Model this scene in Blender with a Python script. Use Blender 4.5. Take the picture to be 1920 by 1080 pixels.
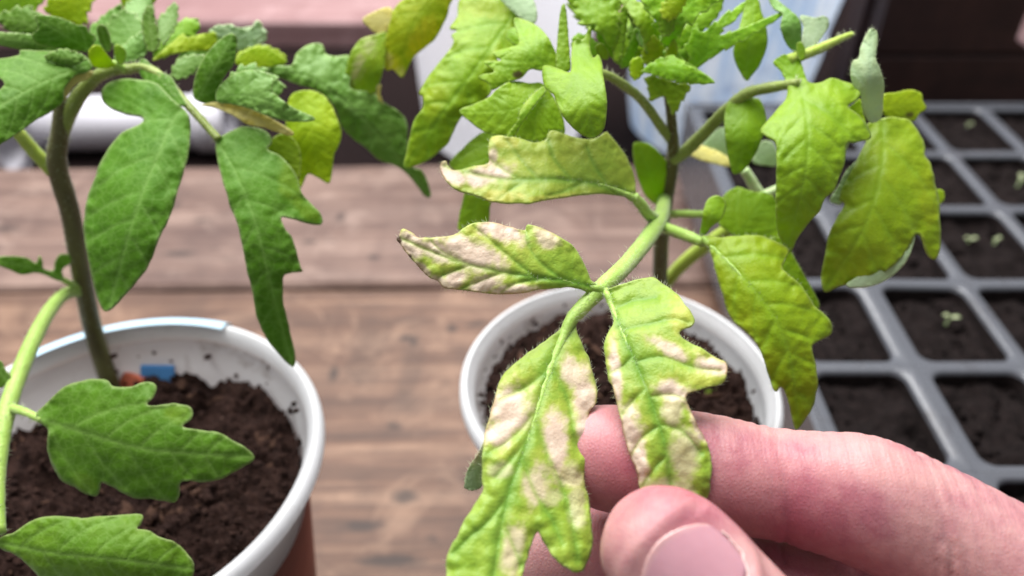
import bpy, bmesh, math, random
import numpy as np
from mathutils import Vector, Matrix, noise
from mathutils.geometry import delaunay_2d_cdt
from mathutils.bvhtree import BVHTree

random.seed(7)
for o in list(bpy.data.objects): bpy.data.objects.remove(o)
scene = bpy.context.scene
C = scene.collection

# ------------------------------------------------------------------ camera
CAM_H, PITCH, FPX = 0.225, math.radians(38.0), 1500.0
cam_d = bpy.data.cameras.new('camera'); cam = bpy.data.objects.new('camera', cam_d); C.objects.link(cam)
cam.location = (0, 0, CAM_H); cam.rotation_euler = (math.pi/2 - PITCH, 0, 0)
cam_d.sensor_width = 36; cam_d.lens = FPX/1920*36; cam_d.clip_start = 0.005; cam_d.clip_end = 50
cam_d.dof.use_dof = True; cam_d.dof.focus_distance = 0.124; cam_d.dof.aperture_fstop = 13.0
scene.camera = cam

# ------------------------------------------------------------------ light: soft daylight through the glazing
W = bpy.data.worlds.new('World'); scene.world = W; W.use_nodes = True
bg = W.node_tree.nodes['Background']; bg.inputs[0].default_value = (0.92, 0.955, 1.0, 1); bg.inputs[1].default_value = 0.31
def area(name, loc, target, size, power, col):
    l = bpy.data.lights.new(name, 'AREA'); l.shape = 'RECTANGLE'; l.size, l.size_y = size; l.energy = power; l.color = col
    o = bpy.data.objects.new(name, l); C.objects.link(o); o.location = loc
    o.rotation_euler = (Vector(target) - Vector(loc)).to_track_quat('-Z', 'Y').to_euler(); return o
area('roof_glazing_light', (-0.18, 0.58, 1.0), (0, 0.2, 0.08), (1.15, 0.8), 36.5, (1.0, 0.99, 0.98))
vs = scene.view_settings; vs.view_transform = 'Standard'; vs.look = 'None'; vs.exposure = 0.0; vs.gamma = 1.0

# ------------------------------------------------------------------ helpers
SP, CP = math.sin(PITCH), math.cos(PITCH)
def at(x, y, d):
    """world point seen at photo pixel (x, y) at axial distance d (metres)"""
    u, v = (x-960)/FPX*d, (y-540)/FPX*d
    return Vector((u, -SP*v + CP*d, CAM_H - CP*v - SP*d))
def on_z(x, y, z):
    p = at(x, y, 1.0); r = p - Vector((0, 0, CAM_H)); return Vector((0, 0, CAM_H)) + r*((z-CAM_H)/r.z)
def link(name, me, mat=None, parent=None, smooth=True, kind=None):
    o = bpy.data.objects.new(name, me); C.objects.link(o)
    if mat: me.materials.append(mat)
    if smooth: me.polygons.foreach_set('use_smooth', [True]*len(me.polygons))
    if parent: o.parent = parent; o.matrix_parent_inverse = parent.matrix_basis.inverted()
    if kind: o['kind'] = kind
    return o
def tag(o, label, cat, group=None):
    o['label'] = label; o['category'] = cat
    if group: o['group'] = group
    return o
def thing(name, loc, label, cat, group=None):
    o = bpy.data.objects.new(name, None); C.objects.link(o); o.location = loc; o.empty_display_size = 0.01
    return tag(o, label, cat, group)
def mesh(v, f):
    m = bpy.data.meshes.new('m'); m.from_pydata([tuple(p) for p in v], [], f); m.update(); return m
def catmull(pts, n, closed=False):
    """dense Catmull-Rom through rows of pts (any dimension)"""
    P = np.array(pts, float); N = len(P); out = []
    segs = N if closed else N-1
    for i in range(segs):
        if closed: a, b, c, d = P[(i-1) % N], P[i], P[(i+1) % N], P[(i+2) % N]
        else: a, b, c, d = P[max(i-1, 0)], P[i], P[i+1], P[min(i+2, N-1)]
        for t in np.linspace(0, 1, n, endpoint=False):
            out.append(.5*((2*b)+(c-a)*t+(2*a-5*b+4*c-d)*t*t+(3*b-a-3*c+d)*t**3))
    if not closed: out.append(P[-1])
    return np.array(out)
def resample(P, h, closed):
    Q = np.vstack([P, P[:1]]) if closed else P
    L = np.r_[0, np.cumsum(np.hypot(*(np.diff(Q[:, :2], axis=0).T)))]
    n = max(int(L[-1]/h), 4)
    s = np.linspace(0, L[-1], n, endpoint=not closed)
    return np.stack([np.interp(s, L, Q[:, k]) for k in range(Q.shape[1])], 1)
def tube_mesh(pts, rad, nseg=12, sub=6, cap=True, flat=None, upv=None):
    """loft of round rings; pts world points, rad radii (metres); flat = list of ry/rx"""
    D = [list(p)+[r]+[1.0 if flat is None else flat[i]] for i, (p, r) in enumerate(zip(pts, rad))]
    D = catmull(D, sub); v = []; f = []
    n = len(D); up = Vector(upv) if upv is not None else None
    for i in range(n):
        p = Vector(D[i][:3]); a = Vector(D[max(i-1, 0)][:3]); b = Vector(D[min(i+1, n-1)][:3])
        t = (b-a).normalized()
        if up is None: up = Vector((0, 0, 1)) if abs(t.z) < .9 else Vector((0, 1, 0))
        x = t.cross(up).normalized(); y = x.cross(t).normalized()
        if upv is None: up = y
        for k in range(nseg):
            an = 2*math.pi*k/nseg
            v.append(p + x*math.cos(an)*D[i][3] + y*math.sin(an)*D[i][3]*D[i][4])
        if i:
            o = (i-1)*nseg
            for k in range(nseg):
                k2 = (k+1) % nseg; f.append((o+k, o+nseg+k, o+nseg+k2, o+k2))
    if cap:
        f.append(tuple(range(nseg))); f.append(tuple(reversed(range((n-1)*nseg, n*nseg))))
    return v, f
def join_vf(parts):
    V = []; F = []
    for v, f in parts:
        o = len(V); V += list(v); F += [tuple(i+o for i in q) for q in f]
    return V, F
def lathe(prof, n=96, ctr=(0, 0, 0), a0=0, a1=2*math.pi):
    full = abs(a1-a0-2*math.pi) < 1e-6; m = n if full else n+1
    v = []; f = []
    for i in range(m):
        a = a0+(a1-a0)*i/n
        for r, z in prof: v.append((ctr[0]+r*math.cos(a), ctr[1]+r*math.sin(a), ctr[2]+z))
    k = len(prof)
    for i in range(n):
        j = (i+1) % m
        for q in range(k-1): f.append((i*k+q, j*k+q, j*k+q+1, i*k+q+1))
    return v, f
def box_vf(x0, x1, y0, y1, z0, z1):
    v = [(x, y, z) for z in (z0, z1) for y in (y0, y1) for x in (x0, x1)]
    return v, [(0, 2, 3, 1), (4, 5, 7, 6), (0, 1, 5, 4), (2, 6, 7, 3), (0, 4, 6, 2), (1, 3, 7, 5)]
def bevel(o, w, seg=3):
    m = o.modifiers.new('bevel', 'BEVEL'); m.width = w; m.segments = seg; m.limit_method = 'ANGLE'; return o
def fbm(p, s, o=4): return noise.fractal(Vector(p)*s, 1.0, 2.0, o)

# ------------------------------------------------------------------ materials
def srgb(r, g, b):
    f = lambda c: c/12.92 if c <= .04045 else ((c+.055)/1.055)**2.4
    return (f(r/255), f(g/255), f(b/255), 1)
class NT:
    def __init__(s, name):
        s.m = bpy.data.materials.new(name); s.m.use_nodes = True; s.t = s.m.node_tree; s.n = s.t.nodes; s.n.clear()
        s.out = s.n.new('ShaderNodeOutputMaterial')
    def node(s, typ, ins=None, **kw):
        q = s.n.new(typ)
        for k, v in kw.items(): setattr(q, k, v)
        for k, v in (ins or {}).items(): s.set(q, k, v)
        return q
    def set(s, q, k, v):
        if isinstance(v, bpy.types.NodeSocket): s.t.links.new(v, q.inputs[k])
        else: q.inputs[k].default_value = v
    def mix(s, fac, a, b, mode='MIX'):
        q = s.node('ShaderNodeMix', data_type='RGBA', blend_type=mode)
        for i, v in ((0, fac), (6, a), (7, b)): s.set(q, i, v)
        return q.outputs[2]
    def math(s, op, a, b=0.0, clamp=False):
        q = s.node('ShaderNodeMath', {0: a, 1: b}, operation=op, use_clamp=clamp); return q.outputs[0]
    def noise(s, scale, detail=4, rough=.55, vec=None, dist=0.0):
        q = s.node('ShaderNodeTexNoise', {'Scale': scale, 'Detail': detail, 'Roughness': rough, 'Distortion': dist})
        if vec is not None: s.t.links.new(vec, q.inputs['Vector'])
        return q.outputs['Fac']
    def ramp(s, fac, stops):
        q = s.node('ShaderNodeValToRGB'); s.t.links.new(fac, q.inputs[0]); e = q.color_ramp.elements
        while len(e) < len(stops): e.new(.5)
        for el, (p, c) in zip(e, stops): el.position = p; el.color = c if not isinstance(c, (int, float)) else (c, c, c, 1)
        return q.outputs[0]
    def attr(s, name): return s.node('ShaderNodeAttribute', attribute_name=name).outputs['Fac']
    def obj(s): return s.node('ShaderNodeTexCoord').outputs['Object']
    def mapping(s, scale=(1, 1, 1), rot=(0, 0, 0)):
        return s.node('ShaderNodeMapping', {'Vector': s.obj(), 'Scale': scale, 'Rotation': rot}).outputs[0]
    def bump(s, h, strength, dist):
        return s.node('ShaderNodeBump', {'Height': h, 'Strength': strength, 'Distance': dist}).outputs[0]
    def bsdf(s, **kw):
        q = s.node('ShaderNodeBsdfPrincipled')
        for k, v in kw.items(): s.set(q, k.replace('_', ' '), v)
        return q
    def done(s, sh): s.t.links.new(sh, s.out.inputs[0]); return s.m

def leaf_mat(name, blade, vein, light, yellow, bleachc, transl=.38, rough=.42, veinw=.6, edgew=.45, spec=.36):
    s = NT(name); o = s.obj()
    n1 = s.noise(160, 4, .6, o); n2 = s.noise(900, 3, .6, o)
    rnd = s.node('ShaderNodeObjectInfo').outputs['Random']
    c = s.mix(s.ramp(n1, [(.35, 0.0), (.68, 1.0)]), blade, light)
    c = s.mix(s.math('MULTIPLY', s.ramp(n2, [(.4, 0.0), (.7, 1.0)]), .22), c, light)
    c = s.mix(s.math('MULTIPLY', s.attr('vein'), veinw), c, vein)
    tv = s.node('ShaderNodeTexVoronoi', {'Vector': s.node('ShaderNodeVectorMath', {0: o, 1: s.node('ShaderNodeTexNoise', {'Vector': o, 'Scale': 300.0}).outputs['Color']}, operation='MULTIPLY_ADD').outputs[0] if False else o, 'Scale': 520.0}, feature='DISTANCE_TO_EDGE').outputs[0]
    c = s.mix(s.math('MULTIPLY', s.ramp(tv, [(.02, 1.0), (.13, 0.0)]), .22), c, vein)
    y = s.math('MULTIPLY', s.attr('yel'), s.ramp(n1, [(.25, .55), (.7, 1.0)]))
    c = s.mix(y, c, yellow)
    bl = s.attr('bleach')
    btone = s.mix(s.ramp(s.noise(420, 4, .65, o), [(.38, 0.0), (.66, 1.0)]), bleachc, (bleachc[0]*.84, bleachc[1]*.79, bleachc[2]*.76, 1))
    c = s.mix(bl, c, btone)
    c = s.mix(s.math('MULTIPLY', s.math('MULTIPLY', s.attr('edge'), bl), .75), c, srgb(176, 138, 92))
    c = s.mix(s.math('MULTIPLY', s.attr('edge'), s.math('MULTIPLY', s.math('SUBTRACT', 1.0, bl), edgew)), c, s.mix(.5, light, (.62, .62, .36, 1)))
    c = s.mix(s.attr('scorch'), c, srgb(88, 66, 48))
    hs = s.node('ShaderNodeHueSaturation', {'Hue': s.math('ADD', s.math('MULTIPLY', rnd, .014), .493), 'Value': s.math('ADD', s.math('MULTIPLY', rnd, .18), .91), 'Color': c})
    c = hs.outputs[0]
    vor = s.node('ShaderNodeTexVoronoi', {'Vector': o, 'Scale': 1500.0}, feature='DISTANCE_TO_EDGE').outputs[0]
    hgt = s.math('ADD', s.math('MULTIPLY', vor, .6), s.noise(2200, 3, .6, o))
    hgt = s.math('ADD', hgt, s.math('MULTIPLY', s.noise(500, 2, .5, o), 1.2))
    b = s.bump(hgt, .30, .0003)
    p = s.bsdf(Base_Color=c, Roughness=rough, Normal=b); p.inputs['Specular IOR Level'].default_value = spec
    p.inputs['Sheen Weight'].default_value = .05; p.inputs['Sheen Roughness'].default_value = .4
    t = s.node('ShaderNodeBsdfTranslucent', {'Color': s.mix(.5, c, s.mix(1.0, c, (1.0, 1.0, .45, 1), 'MULTIPLY')), 'Normal': b})
    m = s.node('ShaderNodeMixShader', {0: transl, 1: p.outputs[0], 2: t.outputs[0]})
    return s.done(m.outputs[0])
BLEACH = srgb(232, 213, 196)
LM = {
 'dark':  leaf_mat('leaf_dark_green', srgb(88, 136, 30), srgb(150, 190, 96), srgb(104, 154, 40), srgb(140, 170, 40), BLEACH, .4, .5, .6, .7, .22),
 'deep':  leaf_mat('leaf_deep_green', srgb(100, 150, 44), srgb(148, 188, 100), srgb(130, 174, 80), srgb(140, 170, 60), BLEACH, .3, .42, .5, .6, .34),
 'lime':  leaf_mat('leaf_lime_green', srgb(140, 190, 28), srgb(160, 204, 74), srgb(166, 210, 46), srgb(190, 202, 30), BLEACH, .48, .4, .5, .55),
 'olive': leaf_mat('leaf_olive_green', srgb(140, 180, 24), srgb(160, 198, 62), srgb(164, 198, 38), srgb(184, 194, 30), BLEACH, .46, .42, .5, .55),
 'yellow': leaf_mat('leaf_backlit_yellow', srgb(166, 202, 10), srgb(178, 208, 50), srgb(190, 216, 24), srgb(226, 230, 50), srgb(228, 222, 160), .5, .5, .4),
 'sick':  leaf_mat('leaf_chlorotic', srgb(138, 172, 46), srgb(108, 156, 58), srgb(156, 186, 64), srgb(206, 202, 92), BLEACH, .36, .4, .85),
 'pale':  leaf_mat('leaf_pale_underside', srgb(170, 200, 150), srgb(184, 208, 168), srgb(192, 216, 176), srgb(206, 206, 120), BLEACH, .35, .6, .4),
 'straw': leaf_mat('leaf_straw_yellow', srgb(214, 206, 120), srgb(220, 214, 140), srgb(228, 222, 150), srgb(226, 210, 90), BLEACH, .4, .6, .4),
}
def stem_mat(name, a, b, fuzz=.3):
    s = NT(name); o = s.obj(); n = s.noise(260, 4, .6, s.mapping((1, 1, .25)))
    c = s.mix(s.ramp(n, [(.3, 0.0), (.7, 1.0)]), a, b)
    p = s.bsdf(Base_Color=c, Roughness=.5, Normal=s.bump(s.noise(1800, 3, .6, o), .5, .0004))
    p.inputs['Subsurface Weight'].default_value = .25; p.inputs['Subsurface Radius'].default_value = (.0008, .0012, .0004); p.inputs['Subsurface Scale'].default_value = 1
    p.inputs['Sheen Weight'].default_value = fuzz; p.inputs['Sheen Roughness'].default_value = .35
    return s.done(p.outputs[0])
SM = {'brown': stem_mat('stem_olive_brown', srgb(80, 74, 38), srgb(104, 102, 54)), 'green': stem_mat('stem_green', srgb(146, 182, 72), srgb(170, 200, 100), .35),
      'olive': stem_mat('stem_olive', srgb(124, 140, 56), srgb(146, 164, 76)), 'yellow': stem_mat('stem_yellow_green', srgb(160, 186, 56), srgb(178, 198, 84)),
      'pale': stem_mat('stem_pale', srgb(176, 200, 140), srgb(196, 214, 160), .5)}
def hair_mat():
    s = NT('plant_hair'); p = s.bsdf(Base_Color=srgb(214, 220, 190), Roughness=.5)
    t = s.node('ShaderNodeBsdfTranslucent', {'Color': srgb(220, 226, 190)})
    return s.done(s.node('ShaderNodeMixShader', {0: .5, 1: p.outputs[0], 2: t.outputs[0]}).outputs[0])
HAIR = hair_mat()
def plastic(name, col, rough=.4, dirt=0.0, dirtc=srgb(60, 42, 34), sss=.0, dscale=90, tl=0.0):
    s = NT(name); o = s.obj()
    c = s.mix(s.math('MULTIPLY', s.noise(25, 3, .5, o), .25), col, (col[0]*.8, col[1]*.8, col[2]*.82, 1))
    if dirt:
        d = s.math('MULTIPLY', s.ramp(s.noise(dscale, 6, .72, o), [(.56, 0.0), (.68, 1.0)]), dirt)
        d2 = s.math('MULTIPLY', s.ramp(s.noise(dscale*7, 3, .6, o), [(.68, 0.0), (.74, 1.0)]), dirt)
        c = s.mix(s.math('MAXIMUM', d, d2), c, dirtc)
    p = s.bsdf(Base_Color=c, Roughness=s.math('ADD', s.math('MULTIPLY', s.noise(60, 4, .6, o), .25), rough-.1), Normal=s.bump(s.noise(300, 3, .6, o), .08, .001))
    sh = p.outputs[0]
    if tl:
        t = s.node('ShaderNodeBsdfTranslucent', {'Color': c}); sh = s.node('ShaderNodeMixShader', {0: tl, 1: sh, 2: t.outputs[0]}).outputs[0]
    return s.done(sh)
WHITE = plastic('white_plastic', srgb(244, 245, 247), .36, .25, srgb(160, 150, 140), tl=.35)
INNER = plastic('white_plastic_dirty', srgb(232, 234, 236), .42, .6, srgb(120, 100, 86), dscale=45, tl=.5)
GREY = plastic('grey_tray_plastic', srgb(88, 90, 96), .24, .65, srgb(58, 55, 57), dscale=60)
TUB = plastic('white_tub_plastic', srgb(244, 244, 248), .4, tl=.55)
PIPE = plastic('white_pipe_plastic', srgb(222, 220, 228), .42, .2, srgb(150, 146, 150))
FILM = plastic('blue_print', srgb(178, 208, 226), .35)
BLUEP = plastic('blue_scrap', srgb(74, 138, 200), .4)
ORANGE = plastic('orange_scrap', srgb(226, 120, 88), .5)
def terracotta():
    s = NT('rust_brown_print'); o = s.obj()
    c = s.mix(s.noise(80, 4, .6, o), srgb(84, 40, 32), srgb(120, 64, 50))
    return s.done(s.bsdf(Base_Color=c, Roughness=.5).outputs[0])
RUST = terracotta()
def bluetub():
    s = NT('translucent_blue_white_plastic'); o = s.obj()
    st = s.noise(1.0, 3, .6, s.mapping((95, 95, 5)))
    c = s.mix(s.ramp(st, [(.42, 0.0), (.62, 1.0)]), srgb(236, 242, 248), srgb(190, 212, 238))
    c = s.mix(s.math('MULTIPLY', s.ramp(s.noise(70, 4, .7, o), [(.55, 0.0), (.66, 1.0)]), .35), c, srgb(140, 158, 190))
    p = s.bsdf(Base_Color=c, Roughness=.35)
    t = s.node('ShaderNodeBsdfTranslucent', {'Color': c})
    return s.done(s.node('ShaderNodeMixShader', {0: .45, 1: p.outputs[0], 2: t.outputs[0]}).outputs[0])
BTUB = bluetub()
def soil_mat(name, a, b, c3):
    s = NT(name); o = s.obj()
    c = s.mix(s.ramp(s.noise(380, 6, .75, o), [(.32, 0.0), (.7, 1.0)]), a, b)
    c = s.mix(s.ramp(s.noise(700, 4, .7, o), [(.66, 0.0), (.74, 1.0)]), c, c3)
    p = s.bsdf(Base_Color=c, Roughness=.9, Normal=s.bump(s.noise(1400, 6, .75, o), .9, .0015)); p.inputs['Specular IOR Level'].default_value = .12
    return s.done(p.outputs[0])
SOIL = soil_mat('potting_soil_brown', srgb(34, 22, 20), srgb(78, 56, 49), srgb(158, 130, 116))
SOIL2 = soil_mat('tray_soil_dark', srgb(16, 12, 12), srgb(44, 35, 34), srgb(100, 86, 80))
CRUMB = soil_mat('soil_crumb', srgb(60, 40, 32), srgb(112, 84, 70), srgb(150, 122, 106))
def wood_mat(name, cols, grain=(5, 90, 40), stain=.75, rot=0, spots=True, knots=()):
    s = NT(name); v = s.mapping(grain, (0, 0, rot)); o = s.obj()
    g = s.noise(1.0, 8, .68, v, .6); big = s.noise(11, 5, .6, o); med = s.noise(38, 5, .65, o)
    c = s.ramp(g, [(.28, cols[0]), (.5, cols[1]), (.72, cols[2])])
    c = s.mix(s.math('MULTIPLY', s.ramp(big, [(.42, 0.0), (.66, 1.0)]), stain), c, cols[3])
    c = s.mix(s.math('MULTIPLY', s.ramp(med, [(.5, 0.0), (.7, 1.0)]), stain*.6), c, cols[0])
    cross = s.noise(1.0, 5, .6, s.mapping((70, 7, 20), (0, 0, rot)))
    c = s.mix(s.math('MULTIPLY', s.ramp(cross, [(.5, 0.0), (.72, 1.0)]), stain*.55), c, cols[3])
    fine = s.noise(1.0, 4, .7, s.mapping((14, 520, 200), (0, 0, rot))); c = s.mix(s.math('MULTIPLY', s.ramp(fine, [(.5, 0.0), (.66, 1.0)]), .4), c, cols[0])
    worn = s.noise(24, 6, .7, o, .8); c = s.mix(s.math('MULTIPLY', s.ramp(worn, [(.53, 0.0), (.64, 1.0)]), .5), c, cols[2])
    if spots:
        c = s.mix(s.math('MULTIPLY', s.ramp(s.noise(1.0, 3, .5, s.mapping((55, 120, 40))), [(.66, 0.0), (.74, 1.0)]), .75), c, (cols[0][0]*.35, cols[0][1]*.3, cols[0][2]*.3, 1))
    for kx, ky, rx, ry in knots:
        kw = .3 if ry > .02 else .8
        q = s.node('ShaderNodeMapping', {'Vector': o, 'Location': (-kx/rx, -ky/ry, 0), 'Scale': (1/rx, 1/ry, 0)}).outputs[0]
        d = s.node('ShaderNodeVectorMath', {0: q}, operation='LENGTH').outputs['Value']
        d = s.math('ADD', d, s.math('MULTIPLY', s.noise(160, 4, .6, o), .9))
        c = s.mix(s.math('MULTIPLY', s.ramp(s.math('MULTIPLY', d, .5), [(.42, 1.0), (.72, 0.0)]), kw), c, (cols[0][0]*.4, cols[0][1]*.35, cols[0][2]*.35, 1))
    p = s.bsdf(Base_Color=c, Roughness=.62, Normal=s.bump(s.math('ADD', g, s.math('MULTIPLY', med, .5)), .5, .0012))
    return s.done(p.outputs[0])
KN = lambda L: [(on_z(x, y, 0).x, on_z(x, y, 0).y, w, h) for x, y, w, h in L]
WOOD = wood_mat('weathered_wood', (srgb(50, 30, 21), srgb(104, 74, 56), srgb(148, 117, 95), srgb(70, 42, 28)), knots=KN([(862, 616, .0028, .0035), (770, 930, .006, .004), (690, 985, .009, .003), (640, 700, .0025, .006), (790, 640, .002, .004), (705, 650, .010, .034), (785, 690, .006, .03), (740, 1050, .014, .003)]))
WOOD2 = wood_mat('weathered_wood_grey', (srgb(66, 47, 42), srgb(116, 91, 80), srgb(152, 129, 117), srgb(80, 57, 51)), knots=KN([(352, 378, .004, .004), (360, 470, .011, .0035), (660, 405, .003, .005), (600, 450, .005, .003), (30, 420, .012, .004), (720, 480, .004, .003), (1090, 480, .006, .004)]))
WOODR = wood_mat('reddish_wood', (srgb(112, 80, 80), srgb(152, 118, 118), srgb(178, 148, 148), srgb(128, 92, 92)), (4, 60, 60), .4, 0, False)
WOODD = wood_mat('shade_dark_wood', (srgb(34, 20, 18), srgb(58, 36, 32), srgb(74, 48, 42), srgb(44, 24, 22)), (30, 6, 6), .5, 0, False)  # wood taken near black; the shade behind the tray is in this colour
DARK = soil_mat('dark_earth_gap_shade', srgb(22, 14, 14), srgb(38, 26, 26), srgb(50, 36, 34))  # near-black tone paints the gap's shade on the ledge; ground shares it

# ------------------------------------------------------------------ the bench: planks, back rail, dark ledge
gnd = link('ground', mesh([(-3, -2, -.75), (3, -2, -.75), (3, 4, -.75), (-3, 4, -.75)], [(0, 1, 2, 3)]), DARK, smooth=False); gnd['kind'] = 'structure'
bench = thing('wooden_bench', (0, .2, 0), 'weathered brownish wooden bench of wide planks under the pots and tray', 'bench')
def plank(name, parent, x0, x1, y0, y1, z0, z1, mat, rz=0.0, bev=.002, nx=60):
    """a board with a slightly uneven edge"""
    bm = bmesh.new(); rows = []
    for i in range(nx+1):
        x = x0+(x1-x0)*i/nx
        e0 = .0008*noise.noise((x*23, y0*9, 1)); e1 = .0008*noise.noise((x*23, y1*9, 5)); zt = .0006*noise.noise((x*9, y0*4, 2))
        rows.append([bm.verts.new(p) for p in ((x, y0+e0, z0), (x, y0+e0, z1-bev+zt), (x, y0+e0+bev, z1+zt), (x, y1+e1-bev, z1+zt), (x, y1+e1, z1-bev+zt), (x, y1+e1, z0))])
    for a, b in zip(rows, rows[1:]):
        for k in range(6): bm.faces.new((a[k], b[k], b[(k+1) % 6], a[(k+1) % 6]))
    bm.faces.new(rows[0]); bm.faces.new(list(reversed(rows[-1])))
    me = bpy.data.meshes.new(name); bm.normal_update(); bm.to_mesh(me); bm.free()
    o = link(name, me, mat, None, False); o.rotation_euler.z = rz; o.parent = parent; o.matrix_parent_inverse = parent.matrix_basis.inverted() if False else Matrix.Translation(-parent.location)
    return o
RZ = math.radians(.9)
plank('plank', bench, -.75, .75, .2915, .4025, -.028, 0, WOOD2, RZ)
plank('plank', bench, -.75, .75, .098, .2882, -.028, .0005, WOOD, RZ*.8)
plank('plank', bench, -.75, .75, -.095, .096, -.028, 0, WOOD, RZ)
for x in (-.62, .62): link('leg', mesh(*box_vf(x-.03, x+.03, -.07, .38, -.75, -.029)), WOODD, bench, False)
ledge = link('ledge', mesh(*box_vf(-1.2, 1.2, .42, .9, -.06, -.020)), DARK, None, False); tag(ledge, 'ledge behind the bench carrying the white pipe, gap shade painted into its dark colour', 'ledge')
rail = thing('wooden_rail', (0, .66, -.0195), 'pinkish brown wooden rail running across behind the left plant', 'rail')
plank('board', rail, -1.1, .20, .630, .700, -.0195, .0014, WOODR, 0, .002)
plank('board', rail, -1.1, .20, .704, .80, -.0195, .0032, WOODR, 0, .002)
plank('board', rail, -1.1, .20, .804, .895, -.0195, .0020, WOODR, 0, .002)

# white pipe, lying on the ledge
def pipe(x0, x1, y, z, r, label, rz=0.0):
    t = thing('plastic_pipe', (x0, y, z), label, 'pipe')
    L = x1-x0
    v, f = lathe([(r*.82, 0), (r, 0), (r, L), (r*.82, L), (r*.82, 0)], 40)
    m = mesh([(q[2], q[0], q[1]) for q in v], f); link('pipe_wall', m, PIPE, t)
    v, f = lathe([(r, .0), (r*1.13, .0), (r*1.13, L*.16), (r, L*.16)], 40)
    m = mesh([(q[2]+L*.86, q[0], q[1]) for q in v], f); link('coupling', m, PIPE, t)
    t.rotation_euler.z = rz
    for ch in t.children: ch.matrix_parent_inverse = Matrix()
    return t
pipe(-.30, -.178, .455, -.0008, .0165, 'horizontal white plastic pipe behind the left plant stem', .02)
pipe(-.46, -.298,   .434, .0004, .0175, 'white rounded pipe end cut off by the left picture edge', -.04)

# white tubs at the back of the bench
def tub(name, x, y, rb, rt, h, mat, label, ribs=0):
    t = thing(name, (x, y, -.0195), label, 'tub')
    prof = [(0, 0), (rb-.004, 0), (rb, .004)]+[(rb+(rt-rb)*k/10+(.0012 if ribs and k % 2 else 0), .004+(h-.004)*k/10) for k in range(1, 11)]
    v, f = lathe(prof, 72); link('wall', mesh(v, f), mat, t).matrix_parent_inverse = Matrix()
    v, f = lathe([(rt-.002, h-.006), (rt+.003, h-.006), (rt+.004, h-.001), (rt+.002, h+.002), (rt-.003, h), (rt-.005, h-.004), (rt-.006, h-.01)], 72)
    link('rim', mesh(v, f), mat, t).matrix_parent_inverse = Matrix()
    return t
tub('plastic_tub', -.006, .480, .050, .062, .17, TUB, 'white plastic tub behind the yellow leaves left of the centre')
tub('plastic_tub', .131, .486, .052, .072, .185, BTUB, 'bluish white translucent tub behind the centre plant, left of dark crate', 1)

# dark crate of boards whose near-black colour paints a shadow region; pale beam, back right
backdrop = thing('shade_backdrop', (.36, .47, 0), 'near-black shade-painted wooden crate standing behind the seed tray', 'backdrop')
for k, (z0, z1) in enumerate(((-.0195, .043), (.045, .106), (.108, .19))):
    plank('board', backdrop, .212, .60, .455, .473, z0, z1, WOODD, 0, .002, 12)
plank('post', backdrop, .208, .232, .4735, .497, -.0195, .19, WOODD, 0, .002, 4)
plank('post', backdrop, .58, .60, .4735, .497, -.0195, .19, WOODD, 0, .002, 4)
beam = link('beam', mesh(*box_vf(.2565, .60, .380, .4, .073, .098)), WOODR, None, False); bevel(beam, .002); tag(beam, 'pinkish wooden beam end at the upper right edge', 'beam')

# ------------------------------------------------------------------ soil
def soil_disc(name, cx, cy, z, r, seed, mat, label, amp=.003, bank=None, n=70, kind='stuff'):
    V = []; F = []; idx = {}
    for i in range(-n, n+1):
        for j in range(-n, n+1):
            if i*i+j*j <= n*n:
                x, y = i*r/n, j*r/n; rr = math.hypot(x, y)/r
                h = amp*fbm((x, y, seed), 90, 5)+amp*.7*abs(fbm((x, y, seed+3), 420, 5)) + .002*rr**3
                if bank: h += bank(x/r, y/r)
                idx[i, j] = len(V); V.append((cx+x, cy+y, z+h))
    for (i, j) in idx:
        q = [(i, j), (i+1, j), (i+1, j+1), (i, j+1)]
        if all(k in idx for k in q): F.append(tuple(idx[k] for k in q))
    parts = [(V, F)]
    rnd = random.Random(seed)
    for k in range(900):
        a = rnd.uniform(0, 6.28); rr = r*math.sqrt(rnd.random())*.97; x, y = rr*math.cos(a), rr*math.sin(a)
        s = rnd.choice((.0003, .0004, .0005, .0006, .0008, .0011)); zz = z+.002*(rr/r)**3+amp*.5+(bank(x/r, y/r) if bank else 0)
        parts.append(chunk(Vector((cx+x, cy+y, zz)), s, rnd))
    o = link(name, mesh(*join_vf(parts)), mat, None, True); o['kind'] = kind; tag(o, label, 'soil'); return o
_ico = None
def chunk(p, s, rnd):
    global _ico
    if _ico is None:
        bm = bmesh.new(); bmesh.ops.create_icosphere(bm, subdivisions=1, radius=1); _ico = ([v.co.copy() for v in bm.verts], [tuple(v.index for v in f.verts) for f in bm.faces]); bm.free()
    m = Matrix.Rotation(rnd.uniform(0, 6), 3, Vector((rnd.random()-.5, rnd.random()-.5, rnd.random()-.5)).normalized())
    sx = Vector((rnd.uniform(.7, 1.5), rnd.uniform(.6, 1.1), rnd.uniform(.5, .9)))
    return [p + m @ Vector((c.x*sx.x, c.y*sx.y, c.z*sx.z))*s*rnd.uniform(.75, 1.2) for c in _ico[0]], _ico[1]

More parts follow.
